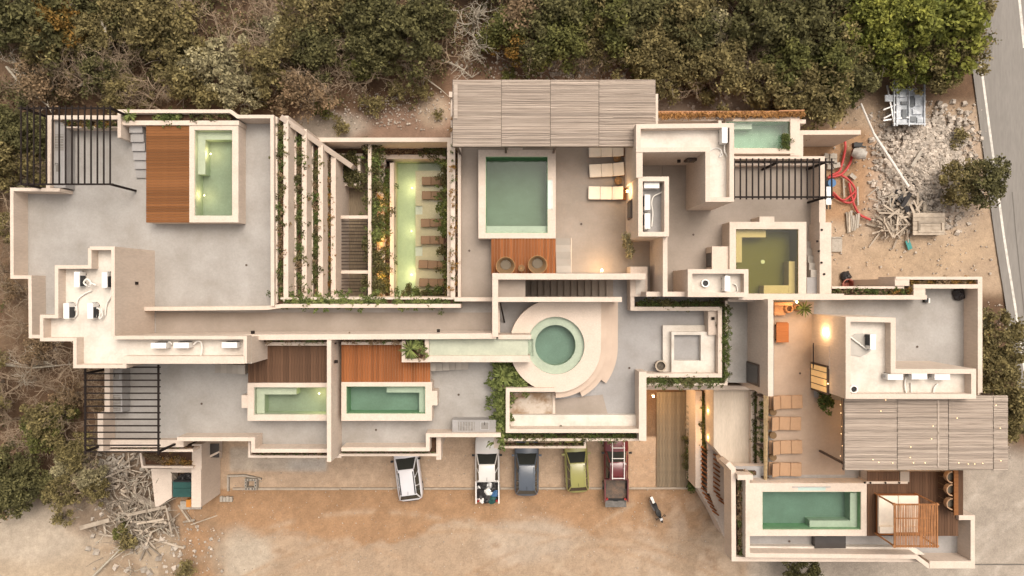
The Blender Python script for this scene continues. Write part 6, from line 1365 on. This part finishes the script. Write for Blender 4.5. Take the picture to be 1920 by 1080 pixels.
row(['g0','k0'], 522,540,540,562, 7.0, 6, 'green plant at the lower corner of the stepped planters', (.7,1.0), 3)
row(['d0','b0'], 855.5,210,856,548, FT+.45, 26, 'small reddish plant in the narrow planter left of the square pool', (.35,.6), 1)
row(['s0','d0'], 848,215,849,548, FT+.95, 14, 'sprig hanging over the narrow wall left of the square pool', (.4,.7), 2)
row(['d0','g2','b0'], 295,219,345,219, PT-.25, 6, 'yellowish plant in the planter above the west deck', (.7,1.0), 2); row(['b0','k0','s0'], 355,219,428,219, PT-.25, 7, 'sparse dark plant in the planter above the west deck', (.5,.7), 2)
row(['d0','b0','g1'], 130,232,220,232, FT+.8, 9, 'dry orange plant in the planter under the north-west pergola', (.6,.9), 2)
row(['s0','b0'], 500,638.5,610,638.5, 8.25, 9, 'tiny sparse plant in the planter above the dark deck', (.5,.8), 1); row(['s0','b0'], 645,638,750,638, 8.25, 9, 'tiny sparse plant in the planter above the orange deck', (.5,.8), 1)
row(['g2','b0'], 780,642,797,670, 8.45, 5, 'yellow-green plant beside the spiky yucca', (.6,.9), 3)
row(['g2','g0','g2'], 941,685,941,815, FT+.6, 20, 'grassy green plant in the bed left of the bench well', (.9,1.25), 3); row(['g2','b0','g0'], 945,684,985,728, FT+.6, 12, 'grassy plant in the wedge bed under the round pool deck', (.8,1.1), 5)
row(['g0','g1','k0'], 945,818,1200,818, FT+.45, 22, 'trailing green plant in the planter below the bench well', (.5,.85), 2); row(['b0','s0'], 930,834,1092,834, FT-.35, 14, 'tiny brown plant in the lowest planter above the parked cars', (.35,.6), 1)
row(['g0','k0','g1'], 1196,571,1352,571, PT-.3, 20, 'trailing green plant in the planter along the top of the bar terrace', (.45,.7), 1.5)
row(['g0','k0','g1'], 1356.5,572,1357,712, PT-.35, 17, 'trailing green plant in the planter right of the sunken bench', (.5,.85), 2); row(['s0','g1'], 1362,575,1362,712, PT-.1, 12, 'sprig hanging over the white wall right of the sunken bench', (.5,.8), 2)
row(['g0','k0','g0'], 1210,714,1356,714, PT-.3, 22, 'bushy green plant in the planter below the sunken bench', (.5,.8), 1.5)
row(['k0','g0'], 1297,806,1298,912, .4, 15, 'green shrub along the right side of the boardwalk', (.7,1.05), 3); row(['k0','g1'], 1319,740,1320,842, 2.3, 14, 'dark plant in the narrow bed beside the amber ledge', (.6,.9), 2)
row(['k0','k0','g0'], 1419,738,1420,882, 4.9, 18, 'dark green plant in the planter beside the pale low roof', (.45,.75), 1); row(['s0','g1'], 1428,750,1428,880, 5.6, 9, 'sprig trailing over the wall beside the pale low roof', (.6,.9), 2)
row(['b0','s0'], 1388,895,1389,1040, FT+.45, 18, 'dry twiggy plant in the planter left of the long south-east pool', (.5,.8), 2); row(['b0','s0'], 1390,887,1414,887, FT+.45, 4, 'dry twiggy plant in the planter left of the long south-east pool', (.4,.7), 2)
row(['b0','d0','g1'], 1566,546,1708,546, PT-.3, 16, 'small brown-green plant in the planter along the top of the east wing', (.5,.8), 2); row(['b0','d0'], 1708,529,1832,529, PT-.25, 14, 'small dry plant in the planter at the top right of the east wing', (.5,.8), 2)
row(['s0','b0'], 480,851.5,610,851.5, FT+.28, 10, 'tiny sprig in the planter strip under the south parapet', (.4,.6), 1); row(['s0','b0'], 640,848.5,815,848.5, FT+.28, 12, 'tiny sprig in the planter strip above the white car', (.4,.6), 1)
row(['b0','d0','s0'], 200,841,355,841, FT+.18, 8, 'tiny sprig in the planter under the south-west pergola', (.4,.6), 1); row(['d0','b0','d0'], 275,855,355,868, 3.3, 9, 'dry orange plant in the soil above the bin enclosure', (.6,.9), 4)
row(['b0','d0'], 1470,255,1476,275, 4.4, 4, 'dry frond hanging over the small green pool', (.7,1.0), 3); row(['b0','s0'], 1380,301,1535,301, FT+.5, 12, 'dry low plant in the planter behind the black pergola', (.4,.6), 1)
# rough rocks in the amber bed
mb = MB(); rr = random.Random(2)
t = thing('rock_bed_stones','rough pale boulders lit amber in the garden court','rocks',W(713,430,0))
for k in range(34):
    x = 713+rr.uniform(-4,5); y = 306+7.3*k; s = rr.uniform(.18,.34); p = W(x,y,.7); R = Euler((rr.uniform(-.4,.4),rr.uniform(-.4,.4),rr.uniform(0,6))).to_matrix()
    vs = [R@(Vector((dx*rr.uniform(.6,1),dy*rr.uniform(.6,1),dz*rr.uniform(.5,1)))*s)+p for dx,dy,dz in ((-1,-1,-.7),(1,-1,-.7),(1,1,-.7),(-1,1,-.7),(-.8,-.8,.7),(.8,-.8,.7),(.8,.8,.7),(-.8,.8,.7))]
    MB().add(vs,[(3,2,1,0),(4,5,6,7),(0,1,5,4),(1,2,6,5),(2,3,7,6),(3,0,4,7)]).build('boulder', M['stone'], t)

# copies that look alike get a label that says which one
ORDW = 'first second third fourth fifth sixth seventh eighth ninth tenth eleventh twelfth thirteenth fourteenth fifteenth sixteenth seventeenth eighteenth nineteenth twentieth'.split()
def ordinals():
    by = {}
    for o in COL.objects:
        if o.parent is None and o.get('label') and o.get('group') == o.get('label'): by.setdefault(o['label'], []).append(o)
    for lb, L_ in by.items():
        if len(L_) < 2: continue
        xs = [o.location.x for o in L_]; ys = [o.location.y for o in L_]
        vert = (max(ys)-min(ys)) > (max(xs)-min(xs))
        L_.sort(key=(lambda o: -o.location.y) if vert else (lambda o: o.location.x))
        for k, o in enumerate(L_):
            w_ = ORDW[k] if k < 20 else 'twenty-'+ORDW[k-20] if k < 29 else 'thirtieth'
            o['label'] = lb + ', ' + w_ + (' from top' if vert else ' from left')
ordinals()
